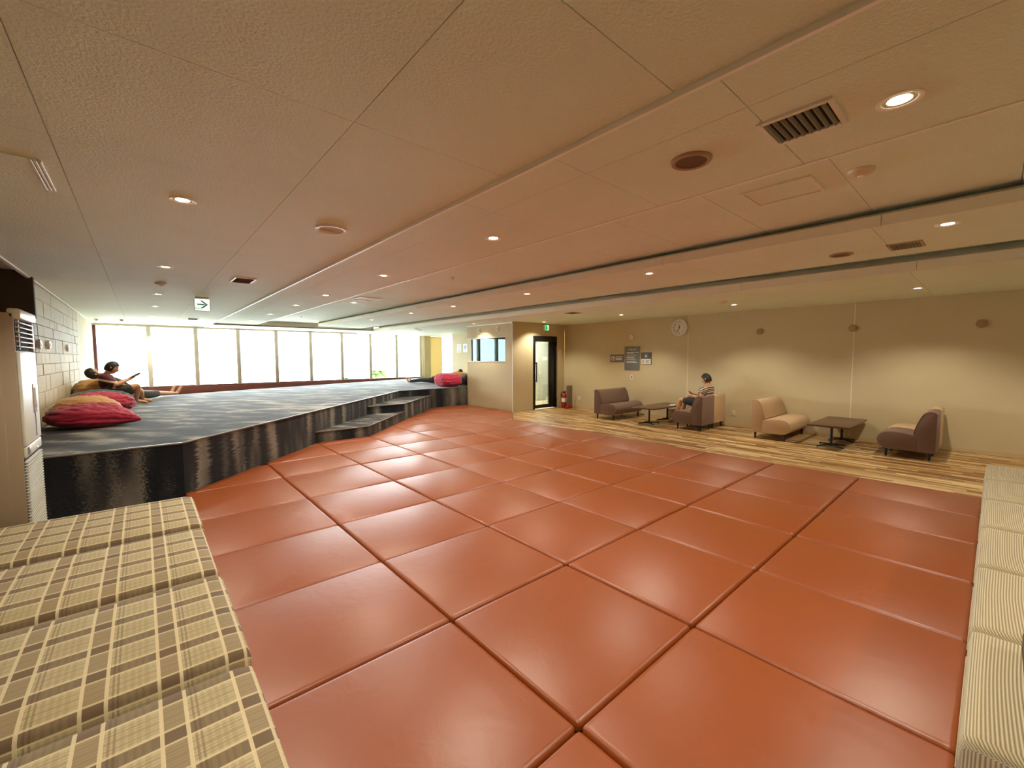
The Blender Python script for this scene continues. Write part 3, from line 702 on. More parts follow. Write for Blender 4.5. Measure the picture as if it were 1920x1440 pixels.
# ------------------------------------------------------------------ fire extinguisher and its board
fe = empty('fire_extinguisher', (9.27, 8.28, W), 0, 'red fire extinguisher standing behind a grey board', 'extinguisher')
red_m = mat('extinguisher_red', srgb(170, 40, 24), .35)
obj('cylinder', lathe(bmesh.new(), [(0, .0), (.075, .0), (.082, .015), (.082, .36), (.065, .41), (.03, .43), (.03, .45), (0, .45)], 24), red_m, fe, 45)
obj('paper_label', lathe(bmesh.new(), [(.083, .18), (.083, .30)], 24), white_m, fe, True)
obj('valve', bx(bmesh.new(), -.02, .02, -.06, .03, .45, .48, .005), black_m, fe, 35)
obj('lever', bx(bmesh.new(), -.012, .012, -.11, .02, .49, .505, .004), black_m, fe, 35)
obj('hose', tube(bmesh.new(), [(0, .03, .46), (0, .10, .46), (0, .125, .40), (0, .11, .25), (0, .105, .12)], .012, 8), black_m, fe, True)
fb = empty('extinguisher_board', (9.31, 8.12, W), 0, 'upright grey board standing in front of the fire extinguisher', 'board')
obj('panel', bx(bmesh.new(), -.12, .12, -.01, .01, .02, .66, .004), mat('grey_felt', srgb(128, 112, 92), .9, bump=(200, .2)), fb, 35)
obj('base', bx(bmesh.new(), -.12, .12, -.03, .06, 0, .08, .004), red_m, fb, 35)

# ------------------------------------------------------------------ lounge chairs and tables
def yz_prism(poly, x0, x1, bev=.012, seg=2):
    bm = bmesh.new(); f = bm.faces.new([bm.verts.new((x0, p[0], p[1])) for p in poly]); r = bmesh.ops.extrude_face_region(bm, geom=[f])
    for v in [g for g in r['geom'] if isinstance(g, bmesh.types.BMVert)]: v.co.x = x1
    es = [e for e in bm.edges if abs(e.verts[0].co.x-e.verts[1].co.x) < 1e-6]
    bmesh.ops.bevel(bm, geom=es, offset=bev, segments=seg, profile=.5, affect='EDGES', clamp_overlap=True)
    return bm
SEAT = [(.19, .115), (.50, .115), (.575, .135), (.62, .18), (.64, .235), (.63, .295), (.595, .345), (.54, .372), (.46, .382), (.36, .376), (.27, .362), (.19, .350)]
BACK = [(0, .115), (.19, .115), (.212, .352), (.232, .372), (.222, .44), (.195, .53), (.165, .61), (.14, .66), (.11, .69), (.07, .70), (.025, .692), (0, .66)]
def make_chair(loc, rz, width, fab, label):
    r = empty('lounge_chair', loc, rz, label, 'chair', None)
    obj('seat', yz_prism(SEAT, -width/2, width/2), fab, r, 40); obj('backrest', yz_prism(BACK, -width/2, width/2), fab, r, 40)
    # thin piping seam along both sides of the back
    for s in (-1, 1):
        obj('piping', tube(bmesh.new(), [(s*(width/2-.006), p[0], p[1]) for p in BACK[3:]], .006, 6), fab, r, True)
    for sx in (-1, 1):
        for y in (.065, .53):
            obj('leg', tube(bmesh.new(), [(sx*(width/2-.06), y, 0), (sx*(width/2-.06), y, .118)], [.014, .022], 12), leg_m, r, 40)
    return r
make_chair((8.82, 6.40, W), PI, 1.15, brown_fab, 'wide dark brown lounge seat below the notice boards')
make_chair((8.585, 3.79, W), 0, .54, brown_fab, 'dark brown lounge chair touching the beige chair of the seated person')
make_chair((9.145, 3.79, W), 0, .54, beige_fab, 'beige lounge chair with the striped shirt person sitting in it')
make_chair((8.95, 2.92, W), PI, 1.15, beige_fab, 'wide beige lounge seat standing alone facing a low table')
make_chair((8.60, .50, W), 0, .58, brown_fab, 'dark brown lounge chair on the aisle side of a beige one, empty')
make_chair((9.20, .50, W), 0, .58, beige_fab, 'beige lounge chair between the wall and an empty dark brown one')
def make_table(loc, w, d, h, posts, label):
    r = empty('low_table', loc, 0, label, 'table')
    obj('tabletop', bx(bmesh.new(), -w/2, w/2, -d/2, d/2, h-.026, h, .004), top_m, r, 35)
    for px in posts:
        obj('post', tube(bmesh.new(), [(px, 0, .06), (px, 0, h-.026)], .019, 14), black_m, r, 40)
        obj('top_plate', bx(bmesh.new(), px-.10, px+.10, -.10, .10, h-.036, h-.026), black_m, r)
        b = obj('star_base', lathe(bmesh.new(), [(.03, .03), (.03, .06), (.022, .075)], 14, 'z', (px, 0, 0)), black_m, r, 40)
        for k in range(4):
            a = PI/4+k*PI/2+.12; c, s = math.cos(a), math.sin(a)
            obj('base_arm', tube(bmesh.new(), [(px+.02*c, .02*s, .052), (px+.24*c, .24*s, .03)], [.017, .012], 8), black_m, b, 40)
            obj('foot', lathe(bmesh.new(), [(0, .022), (.014, .022), (.016, .005), (.016, 0), (0, 0)], 12, 'z', (px+.245*c, .245*s, 0)), steel_m, b, 40)
    return r
make_table((8.79, 4.98, W), 1.40, .54, .385, (-.42, .36), 'low dark walnut table between brown seat and seated person')
make_table((8.85, 1.72, W), 1.36, .56, .385, (-.40, .32), 'low dark walnut table facing the wide beige seat')
bk = empty('folded_paper', (9.05, 4.80, W+.385), .3, 'small white folded paper lying on the low table by the knees', 'paper')
obj('sheet', bx(bmesh.new(), -.09, .09, -.06, .06, 0, .012, .002, 1), paper, bk, 35); obj('fold', bx(bmesh.new(), -.09, .09, -.06, .0, .012, .022, .002, 1), paper, bk, 35)

# ------------------------------------------------------------------ bench cushions
def rbox(w, d, h, bev, puff, seed, nx=22, ny=22):
    """soft upholstered block: rounded edges and a slightly domed, uneven top"""
    bm = bmesh.new(); bx(bm, 0, w, 0, d, 0, h)
    bmesh.ops.subdivide_edges(bm, edges=[e for e in bm.edges if abs(e.verts[0].co.z-e.verts[1].co.z) < 1e-6], cuts=nx, use_grid_fill=True)
    bmesh.ops.subdivide_edges(bm, edges=[e for e in bm.edges if abs(e.verts[0].co.z-e.verts[1].co.z) > 1e-6], cuts=6, use_grid_fill=True)
    for v in bm.verts:
        p = v.co; q = Vector((min(max(p.x, bev), w-bev), min(max(p.y, bev), d-bev), min(max(p.z, 0), h-bev)))
        dlt = p-q
        if p.z > h-bev-1e-6 or dlt.length > 0:
            if dlt.length > 1e-6: v.co = q+dlt.normalized()*min(bev, max(abs(dlt.x), abs(dlt.y), abs(dlt.z)))
        if p.z > h*.5:
            u = 16*(p.x/w)*(1-p.x/w)*(p.y/d)*(1-p.y/d)
            v.co.z += puff*min(1, u*1.6)+.006*noise.noise(Vector((p.x*3, p.y*3, seed)))*min(1, u*2)
    return bm
PY = [(3.44, 4.25), (2.63, 3.40), (1.81, 2.595), (.985, 1.765), (.15, .94)]
plab = ['plaid cushioned seat block standing next to the air conditioner', 'plaid cushioned seat block second from the air conditioner', 'plaid cushioned seat block third from the air conditioner', 'plaid cushioned seat block fourth from the air conditioner', 'plaid cushioned seat block farthest from the air conditioner']
for k, (a, b2) in enumerate(PY):
    r = empty('plaid_seat', (-1.16, a, W), 0, plab[k], 'seat', 'plaid seat blocks')
    xe = (.27, .262, .272, .266, .27)[k]
    o = obj('cushion', rbox(1.16+xe, b2-a, .385, .045, .012, k*3.1), plaid_m, r, True)
    obj('skirt_piping', tube(bmesh.new(), [(1.16+xe+.001, .03, .25), (1.16+xe+.001, b2-a-.03, .25)], .006, 6), plaid_m, r, True)
    for bxp, byp in ((.62, .42), (1.10, .40)):
        obj('button', lathe(bmesh.new(), [(0, .012), (.012, .010), (.016, 0)], 12, 'z', (bxp, (b2-a)*.5+.05*(k % 2), .381)), plaid_m, r, True)
CX = [6.45, 5.66, 4.88, 4.075, 3.29, 2.50, 1.735, .95]
clab = ['cream corduroy seat block ending the row at the wood floor', 'cream corduroy seat block second from the wood floor', 'cream corduroy seat block third from the wood floor', 'cream corduroy seat block fourth from the wood floor', 'cream corduroy seat block fifth from the wood floor', 'cream corduroy seat block with the dark wooden tray on it', 'taupe corduroy seat block at the end of the cream row']
for k in range(7):
    b2, a = CX[k], CX[k+1]
    r = empty('corduroy_seat', (a+.003, -.80, W), 0, clab[k], 'seat', 'corduroy seat blocks')
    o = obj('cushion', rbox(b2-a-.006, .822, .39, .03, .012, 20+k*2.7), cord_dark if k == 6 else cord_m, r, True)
    obj('seam', tube(bmesh.new(), [(.03, .8225, .27), (b2-a-.036, .8225, .27)], .004, 6), cord_m, r, True)
ty = empty('wooden_tray', (2.08, -.30, .366), 0, 'dark brown wooden tray lying on the corduroy seats', 'tray')
tw = mat('tray_wood', srgb(74, 48, 32), .45, var=(12, .15))
obj('tray_base', bx(bmesh.new(), -.30, .30, -.19, .19, 0.012, .03, .003), tw, ty, 35)
for a in ((-.30, .30, .175, .19), (-.30, .30, -.19, -.175), (-.30, -.285, -.175, .175), (.285, .30, -.175, .175)): obj('tray_rim', bx(bmesh.new(), *a, .012, .075, .003), tw, ty, 35)

# ------------------------------------------------------------------ floor standing air conditioner
ac = empty('air_conditioner', (-.645, 4.40, W), 0, 'tall cream floor standing air conditioner at the end of the plaid seats', 'air conditioner')
acm = mat('ac_cream', srgb(172, 154, 132), .5); acw = mat('ac_white', srgb(232, 232, 222), .35)
A = lambda nm, a, m, bev=.004, par=None: obj(nm, bx(bmesh.new(), *a, bev), m, par or ac, 35)
A('body', (-.36, .0, 0, .56, 0, 1.80), acm, .006)
A('side_panel', (-.34, -.07, -.004, .002, .12, 1.74), acm, .003)
A('top_cap', (-.03, .035, 0, .56, 1.76, 1.83), acw, .015)
A('outlet_painted_shade', (.0, .003, .02, .49, 1.54, 1.76), dark_m, 0)  # flat dark sheet, paints the shade inside the air outlet
A('outlet_surround', (.0, .02, .49, .56, 1.54, 1.76), acm, .004)
for i in range(6):
    o = A('outlet_louvre', (.003, .028, .015, .48, -.004, .004), acw, .002); o.location.z = 1.575+i*.033; o.rotation_euler = (0, .25, 0)
for yv in (.09,): A('vertical_vane', (.003, .010, yv, yv+.008, 1.55, 1.755), acw, 0)
A('front_panel', (.0, .02, 0, .56, .88, 1.535), acw, .006)
A('control_cover', (.02, .024, .33, .44, 1.08, 1.30), acm, .002)
A('panel_handle', (.02, .034, .36, .39, 1.12, 1.27), acw, .005)
A('panel_groove', (.018, .0225, .372, .378, .905, 1.11), dark_m, 0)
A('lower_panel', (.0, .018, 0, .56, .80, .872), acw, .006); A('latch', (.018, .030, .02, .06, .82, .87), steel_m, .003)
A('filter_tab', (.018, .026, .33, .39, .815, .825), acw, .002)
A('intake_painted_shade', (.0, .003, .01, .55, .18, .795), dark_m, 0)  # no hollow here: dark sheet behind the slats paints the intake's shade
me = None
for i in range(28):
    if me is None: o = A('intake_slat', (.002, .02, .0, .56, -.0045, .0045), acw, 0); me = o.data
    else: o = link('intake_slat', me, ac)
    o.location = (0, 0, .195+i*.0212)
A('kick_plate', (.0, .012, 0, .56, 0, .17), acm, .004)

# ------------------------------------------------------------------ bean bags
def beanbag(name, loc, rz, rx, ry, h, m, label, seed, pinch=0.0, wr=.03, sq=1.0):
    bm = bmesh.new(); NU, NV = 112, 52; rings = []
    for j in range(NV+1):
        ph = -PI/2+PI*j/NV; ring = []
        for i in range(NU):
            th = 2*PI*i/NU
            sgn = lambda v, e: math.copysign(abs(v)**e, v)
            c = sgn(math.cos(ph), .72*sq)
            X, Y, Z = c*sgn(math.cos(th), .85*sq), c*sgn(math.sin(th), .85*sq), sgn(math.sin(ph), .85)
            if pinch and X > 0:
                k = 1-pinch*X**1.6; Y *= k; Zc = (Z+1)/2*(1-pinch*.75*X**2)
                Z = 2*Zc-1; X *= 1+.16*pinch*X
            p = Vector((X*rx, Y*ry, (Z+1)/2*h))
            n1 = noise.noise(Vector((th*1.5+seed, ph*5.0, seed))); n2 = noise.ridged_multi_fractal(Vector((X*2.3+seed, Y*2.3, Z*2.5)), 1.0, 2.0, 4, 1.0, 2.0)
            n3 = noise.ridged_multi_fractal(Vector((X*1.6+seed, Y*6.5+X*3, Z*3.5+seed)), 1.0, 2.2, 4, 1.0, 2.0)
            amt = wr*(n1*.6+(n2-1.0)*.3+(n3-1.0)*.55)*(.25 if Z < -.55 else 1)
            d = Vector((X, Y, Z*.8)).normalized(); p += d*amt
            p.z += .05*h*noise.noise(Vector((X*1.2+seed, Y*1.2, 3)))*max(0, Z)
            p.z = max(p.z, 0.0); ring.append(p)
        rings.append(ring)
    vr = []
    for j, ring in enumerate(rings):
        if j in (0, NV):
            c = Vector((0, 0, 0))
            for q in ring: c += q
            vr.append([bm.verts.new(c/NU)])
        else: vr.append([bm.verts.new(q) for q in ring])
    for a, b in zip(vr, vr[1:]):
        for i in range(NU):
            j = (i+1) % NU
            if len(a) == 1: bm.faces.new((a[0], b[i], b[j]))
            elif len(b) == 1: bm.faces.new((a[i], a[j], b[0]))
            else: bm.faces.new((a[i], a[j], b[j], b[i]))
    r = empty(name, loc, rz, label, 'bean bag')
    obj('bag', bm, m, r, True)
    sx = rx*(1.02+(.16*pinch)); obj('side_seam', tube(bmesh.new(), [(rx*.3, ry*.9, h*.45), (rx*.72, ry*.62, h*.45)], .005, 6), m, r, True)
    return r
def cloth(name, c): return mat(name, c, .75, spec=.25, bump=(160, .1), sheen=.25)
crim = cloth('crimson_cloth', srgb(168, 34, 60)); tan = cloth('tan_cloth', srgb(188, 142, 84)); navy = cloth('slate_blue_cloth', srgb(62, 74, 84)); rose = cloth('rose_cloth', srgb(206, 62, 92)); char = cloth('charcoal_cloth', srgb(44, 40, 46))
beanbag('bean_bag', (-.51, 7.90, ZP), -.30, .44, .42, .30, crim, 'crimson bean bag with pinched end nearest the platform edge', 3.3, .75, .035)
beanbag('bean_bag', (-.62, 8.76, ZP), 0, .35, .38, .35, tan, 'tan bean bag squeezed between two crimson bean bags', 8.1, .3, .02)
beanbag('bean_bag', (-.52, 9.64, ZP), .3, .40, .38, .34, crim, 'crimson bean bag between tan and slate blue bean bags', 5.7, .25, .035)
beanbag('bean_bag', (-.58, 10.50, ZP), 0, .42, .40, .33, navy, 'slate blue bean bag under the person in the maroon shirt', 12.4, .2, .03)
beanbag('bean_bag', (-.72, 11.30, ZP), 0, .28, .36, .50, tan, 'tan bean bag against the wall behind the maroon shirt person', 15.9, .1, .02)
beanbag('bean_bag', (7.16, 11.22, ZP), .1, .37, .34, .40, rose, 'rose pink bean bag at the platform edge beside the booth', 21.5, 0, .03, .62)
beanbag('bean_bag', (7.88, 11.72, ZP), 0, .40, .28, .42, tan, 'tan bean bag behind the rose pink one', 25.2, 0, .02)
beanbag('bean_bag', (7.88, 11.04, ZP), 0, .30, .28, .36, char, 'charcoal bean bag tucked between rose one and booth wall', 29.2, 0, .03)

# ------------------------------------------------------------------ people
skin_m = mat('skin', srgb(206, 152, 112), .55, spec=.3); hair_m = mat('dark_hair', srgb(34, 26, 22), .6)
def skin_mesh(name, verts, edges, radii, sub=2):
    me = bpy.data.meshes.new(name); me.from_pydata([tuple(v) for v in verts], edges, []); me.update()
    o = bpy.data.objects.new(name, me); C.objects.link(o)
    md = o.modifiers.new('skin', 'SKIN')
    if not me.skin_vertices: me.attributes
    sk = me.skin_vertices[0].data if me.skin_vertices else None
    if sk is None: raise RuntimeError('no skin layer')
    for i, r in enumerate(radii):
        sk[i].radius = (r, r) if not isinstance(r, tuple) else r; sk[i].use_root = (i == 0)
    sb = o.modifiers.new('sub', 'SUBSURF'); sb.levels = sub; sb.render_levels = sub
    dg = bpy.context.evaluated_depsgraph_get(); out = bpy.data.meshes.new_from_object(o.evaluated_get(dg))
    bpy.data.objects.remove(o); return out
def lerp(a, b, t): return Vector(a)+(Vector(b)-Vector(a))*t
def skin_graph(name, chains, sub=2):
    """chains: lists of (point, radius); points that coincide are merged"""
    verts, radii, edges, key = [], [], [], {}
    def vid(p, r):
        k = tuple(round(c, 3) for c in p)
        if k not in key: key[k] = len(verts); verts.append(Vector(p)); radii.append(r)
        return key[k]
    for ch in chains:
        ids = [vid(p, r) for p, r in ch]
        edges += [(a, b) for a, b in zip(ids, ids[1:]) if a != b]
    me = bpy.data.meshes.new('tmp'); return skin_obj(name, verts, edges, radii, sub)
def skin_obj(name, verts, edges, radii, sub):
    me = bpy.data.meshes.new(name); me.from_pydata([tuple(v) for v in verts], edges, []); me.update()
    o = bpy.data.objects.new(name, me); C.objects.link(o)
    bm = bmesh.new(); bm.from_mesh(me); lay = bm.verts.layers.skin.verify()
    bm.verts.ensure_lookup_table()
    for i, r in enumerate(radii):
        d = bm.verts[i][lay]; d.radius = (r, r) if not isinstance(r, tuple) else r; d.use_root = (i == 0)
    bm.to_mesh(me); bm.free()
    o.modifiers.new('skin', 'SKIN'); sb = o.modifiers.new('sub', 'SUBSURF'); sb.levels = sub; sb.render_levels = sub
    dg = bpy.context.evaluated_depsgraph_get(); out = bpy.data.meshes.new_from_object(o.evaluated_get(dg))
    bpy.data.objects.remove(o); return out
def basis(fwd, upv):
    f = Vector(fwd).normalized(); u = Vector(upv); u = (u-f*u.dot(f)).normalized(); r = f.cross(u); return f, r, u
def head_into(bm, c, fwd, upv, s=1.0):
    f, r, u = basis(fwd, upv); N, Mv = 20, 14; rings = []
    for j in range(Mv+1):
        ph = -PI/2+PI*j/Mv; ring = []
        for i in range(N):
            th = 2*PI*i/N; x, y, z = math.cos(ph)*math.cos(th), math.cos(ph)*math.sin(th), math.sin(ph)
            w = .074*(1-.22*max(0, -z)**1.5); dep = .094
            fx = x*dep
            if z < -.2 and x > 0: fx *= 1-.06*z
            if x > .5 and -.12 < z < .12 and abs(y) > .12: fx -= .008*(1-abs(z)/.12)
            if x > .75 and abs(y) < .22 and -.35 < z < .05: fx += .022*(1-abs(y)/.22)*(1-abs(z+.22)/.3 if z < -.22 else (z-.05)/-.27)
            if x > .7 and abs(y) < .35 and -.62 < z < -.46: fx += .005
            ring.append(Vector(c)+(f*fx+r*y*w+u*z*.118)*s)
        rings.append(ring)
    vr = [[bm.verts.new(q) for q in ring] for ring in rings]
    for a, b in zip(vr, vr[1:]):
        for i in range(N): bm.faces.new((a[i], a[(i+1) % N], b[(i+1) % N], b[i]))
    for sgn in (-1, 1):
        tube(bm, [Vector(c)+(r*sgn*.068+u*.022-f*.012)*s, Vector(c)+(r*sgn*.083+u*.004-f*.016)*s, Vector(c)+(r*sgn*.070-u*.032-f*.008)*s], [.010*s, .016*s, .008*s], 8)
def hair_mesh(c, fwd, upv, s=1.0):
    f, r, u = basis(fwd, upv); bm = bmesh.new(); N, Mv = 22, 12; vr = []
    for j in range(Mv+1):
        ph = -.55+(PI/2+.55)*j/Mv; ring = []
        for i in range(N):
            th = 2*PI*i/N; x, y, z = math.cos(ph)*math.cos(th), math.cos(ph)*math.sin(th), math.sin(ph)
            if x > .25 and z < .42: z = .42+.1*x; k = math.sqrt(max(0, 1-z*z)); q = math.hypot(x, y) or 1; x, y = x/q*k, y/q*k
            jt = 1.10+.03*noise.noise(Vector((x*6, y*6, z*6)))
            ring.append(bm.verts.new(Vector(c)+(f*x*.096*jt+r*y*.077*jt+u*z*.120*jt)*s))
        vr.append(ring)
    for a, b in zip(vr, vr[1:]):
        for i in range(N): bm.faces.new((a[i], a[(i+1) % N], b[(i+1) % N], b[i]))
    bmesh.ops.remove_doubles(bm, verts=bm.verts, dist=.0008); return bm
def hand_into(bm, wrist, d, palm_n, curl=.5, s=1.0, side=1):
    d, r, nrm = basis(d, palm_n)       # fingers leave along d; nrm points out of the back of the hand
    w = Vector(wrist)
    for k, L in enumerate((.068, .078, .074, .058)):
        b = w+(d*.085+r*side*(.030-.020*k))*s; pts, dd = [w+(d*.03+r*side*(.020-.013*k))*s, b], d.copy()
        for q in range(3):
            dd = (dd-nrm*curl*.45).normalized(); b = b+dd*L/3*s*1.15; pts.append(b)
        tube(bm, pts, [.012*s, .0095*s, .0085*s, .008*s, .006*s], 7)
    b = w+(d*.03+r*side*.030)*s; dd = (d*.6+r*side*.8-nrm*.3).normalized()
    tube(bm, [w+d*.015*s, b, b+dd*.032*s, b+(dd+d*.5).normalized()*.060*s], [.014*s, .012*s, .0105*s, .007*s], 7)
def person(label, J, shirt_m, short_m, head_dir, head_up, sleeve=.55, short_len=.85, trousers=False, curl=.6):
    """J: pelvis, chest, neck, head, and L/R shoulder, elbow, wrist, hip, knee, ankle, toe as world points"""
    base = Vector((J['pelvis'][0], J['pelvis'][1], ZP if J['pelvis'][2] > ZP else W))
    root = empty('person', base, 0, label, 'person')
    rel = {k: Vector(v)-base for k, v in J.items()}; P = rel
    mid = lerp(P['pelvis'], P['chest'], .5)
    ch = [[(P['pelvis'], .115), (mid, .115), (P['chest'], .12), (lerp(P['chest'], P['neck'], .75), .065), (P['neck'], .052), (lerp(P['neck'], P['head'], .6), .05)]]
    for s in 'LR':
        ch.append([(P['chest'], .12), (P['sh'+s], .058), (lerp(P['sh'+s], P['el'+s], .5), .048), (P['el'+s], .038), (lerp(P['el'+s], P['wr'+s], .4), .036), (P['wr'+s], .024), (P['wr'+s]+(P['wr'+s]-P['el'+s]).normalized()*.06, (.026, .034))])
        toe = P['toe'+s]; an = P['an'+s]
        ch.append([(P['pelvis'], .115), (P['hip'+s], .088), (lerp(P['hip'+s], P['kn'+s], .5), .075), (P['kn'+s], .054), (lerp(P['kn'+s], an, .35), .053), (lerp(P['kn'+s], an, .8), .036), (an, .036), (lerp(an, toe, .55), .034), (toe, .024)])
    me = skin_graph('body', ch, 2)
    bm = bmesh.new(); bm.from_mesh(me); bpy.data.meshes.remove(me)
    head_into(bm, P['head'], head_dir, head_up)
    for s in 'LR':
        d = (P['wr'+s]-P['el'+s]).normalized(); hand_into(bm, P['wr'+s], d, J.get('pn'+s, (0, 0, 1)), curl, 1.0, 1 if s == 'L' else -1)
        an, toe = P['an'+s], P['toe'+s]; fd = (toe-an).normalized(); side = fd.cross(Vector((0, 0, 1)))
        side = side.normalized() if side.length > .1 else Vector((1, 0, 0))
        for k in range(5): tube(bm, [toe+side*(k-2)*.014-fd*.02, toe+side*(k-2)*.015+fd*(.030-.003*abs(k-1))], [.010, .007], 6)
    body = obj('body', bm, skin_m, root, True)
    obj('hair', hair_mesh(P['head'], head_dir, head_up), hair_m, root, True)
    f, r, u = basis(head_dir, head_up); bm = bmesh.new()
    for sg in (-1, 1): lathe(bm, [(0, .004), (.008, 0), (0, -.004)], 8, 'z', tuple(P['head']+f*.083+r*sg*.03+u*.008))
    obj('eyes', bm, hair_m, root, True)
    ch = [[(lerp(P['pelvis'], P['chest'], -.05), .146), (mid, .140), (P['chest'], .142), (lerp(P['chest'], P['neck'], .7), .088), (lerp(P['chest'], P['neck'], .95), .068)]]
    for s in 'LR': ch.append([(P['chest'], .142), (P['sh'+s], .082), (lerp(P['sh'+s], P['el'+s], sleeve*.5), .068), (lerp(P['sh'+s], P['el'+s], sleeve), .062)])
    link('shirt', skin_graph('shirt', ch, 2), root).data.materials.append(shirt_m)
    ch = [[(lerp(P['pelvis'], P['chest'], .5), .128), (lerp(P['pelvis'], P['chest'], .2), .144), (P['pelvis'], .148)]]
    for s in 'LR':
        c = [(P['pelvis'], .148), (P['hip'+s], .108), (lerp(P['hip'+s], P['kn'+s], .5), .092), (lerp(P['hip'+s], P['kn'+s], short_len), .078)]
        if trousers: c += [(P['kn'+s], .07), (lerp(P['kn'+s], P['an'+s], .5), .064), (lerp(P['kn'+s], P['an'+s], .92), .052)]
        ch.append(c)
    link('trousers' if trousers else 'shorts', skin_graph('shorts', ch, 2), root).data.materials.append(short_m)
    for o in root.children:
        if o.type == 'MESH':
            for p in o.data.polygons: p.use_smooth = True
    return root
def striped(name, axis, period, cols, dirv=None):
    m = mat(name, cols[0], .8, spec=.2, sheen=.1); t = NT(m); b = t.n['Principled BSDF']
    co = t.node('ShaderNodeTexCoord').outputs['Object']
    d = t.node('ShaderNodeVectorMath', operation='DOT_PRODUCT'); t.put(d.inputs[0], co); d.inputs[1].default_value = axis
    c = cols[0]
    for (a, w, cc) in cols[1]: c = t.mix(stripes(t, d.outputs['Value'], period, [(a, w)]), c, cc)
    t.put(b.inputs['Base Color'], c); return m
maroon = striped('maroon_striped_cloth', (.25, 0, .97), .26, (srgb(88, 36, 48), [(.175, .035, srgb(226, 206, 172)), (.06, .05, srgb(60, 30, 40))]))
multi = striped('multi_striped_cloth', (0, .5, .87), .105, (srgb(38, 36, 44), [(.0, .022, srgb(224, 214, 196)), (.034, .018, srgb(206, 160, 110)), (.066, .018, srgb(224, 214, 196))]))
olive = cloth('olive_shorts_cloth', srgb(62, 58, 46)); dkgrey = cloth('dark_shorts_cloth', srgb(42, 42, 42)); bluec = cloth('blue_shirt_cloth', srgb(70, 92, 140)); greyt = cloth('grey_trouser_cloth', srgb(72, 66, 64)); brownc = cloth('brown_shirt_cloth', srgb(70, 60, 48))
# person reading on the beige chair
x = 9.14
person('person in striped shirt and dark shorts slouching in a beige chair', dict(
    pelvis=(x, 4.19, .465), chest=(x, 4.075, .69), neck=(x, 4.05, .84), head=(x, 4.09, .965),
    shL=(x-.17, 4.065, .76), elL=(x-.23, 4.10, .57), wrL=(x-.13, 4.32, .60), shR=(x+.17, 4.065, .76), elR=(x+.22, 4.10, .57), wrR=(x+.10, 4.33, .61),
    hipL=(x-.09, 4.22, .43), knL=(x-.13, 4.60, .50), anL=(x-.14, 4.70, .09), toeL=(x-.15, 4.86, .0),
    hipR=(x+.09, 4.22, .43), knR=(x+.12, 4.62, .49), anR=(x+.10, 4.66, .09), toeR=(x+.11, 4.82, .0), pnL=(0, -.5, -1), pnR=(0, -.5, -1)),
    multi, dkgrey, (0, .85, -.35), (0, .2, 1), .6, .92)
ph = empty('smartphone', (x-.02, 4.42, .625), 0, 'white smartphone held in both hands by the striped shirt person', 'phone')
ph.rotation_euler = (.9, 0, 0)
obj('case', bx(bmesh.new(), -.038, .038, -.075, .075, -.004, .004, .003), white_m, ph, 35); obj('screen', bx(bmesh.new(), -.034, .034, -.068, .068, .004, .005), black_m, ph)
# person in maroon on the bean bags, knee drawn up, reading
person('person in maroon striped shirt reading on the bean bags, one knee raised', dict(
    pelvis=(-.42, 10.86, .87), chest=(-.56, 10.90, 1.06), neck=(-.50, 10.92, 1.16), head=(-.43, 10.93, 1.265),
    shL=(-.54, 11.06, 1.10), elL=(-.40, 11.14, .95), wrL=(-.22, 11.06, 1.04), shR=(-.54, 10.74, 1.10), elR=(-.38, 10.68, .95), wrR=(-.21, 10.82, 1.04),
    hipL=(-.36, 10.98, .82), knL=(-.05, 11.18, .82), anL=(-.02, 11.30, .62), toeL=(.13, 11.34, .575),
    hipR=(-.36, 10.76, .82), knR=(-.08, 10.84, .93), anR=(-.11, 11.0, .62), toeR=(.05, 11.02, .575), pnL=(-.4, .3, -1), pnR=(-.4, -.3, -1)),
    maroon, olive, (.9, .05, -.35), (.25, 0, 1), .98, .75)
bkr = empty('open_book', (-.10, 10.94, 1.10), 0, 'grey open book held up by the person in maroon', 'book'); bkr.rotation_euler = (0, -.55, 0)
for sg in (-1, 1):
    o = obj('page_block', bx(bmesh.new(), -.09, .09, 0 if sg > 0 else -.13, .13 if sg > 0 else 0, -.006, .006, .002), mat('book_grey', srgb(108, 108, 100), .7), bkr, 35); o.rotation_euler = (sg*.22, 0, 0)
# person lying behind with outstretched legs
person('person in olive shorts lying behind the maroon shirt reader, legs stretched', dict(
    pelvis=(-.14, 12.02, .68), chest=(-.48, 11.76, .93), neck=(-.62, 11.62, 1.06), head=(-.73, 11.52, 1.15),
    shL=(-.58, 11.88, 1.0), elL=(-.40, 11.96, .84), wrL=(-.2, 12.02, .84), shR=(-.44, 11.58, 1.0), elR=(-.28, 11.66, .88), wrR=(-.14, 11.84, .86),
    hipL=(-.12, 12.06, .66), knL=(.20, 12.50, .66), anL=(.50, 12.98, .61), toeL=(.56, 13.06, .75),
    hipR=(-.06, 11.90, .66), knR=(.26, 12.32, .66), anR=(.60, 12.84, .61), toeR=(.68, 12.92, .75), pnL=(0, 0, 1), pnR=(0, 0, 1)),
    brownc, olive, (.3, .3, .9), (-.7, -.6, .4), .6, 1.0)
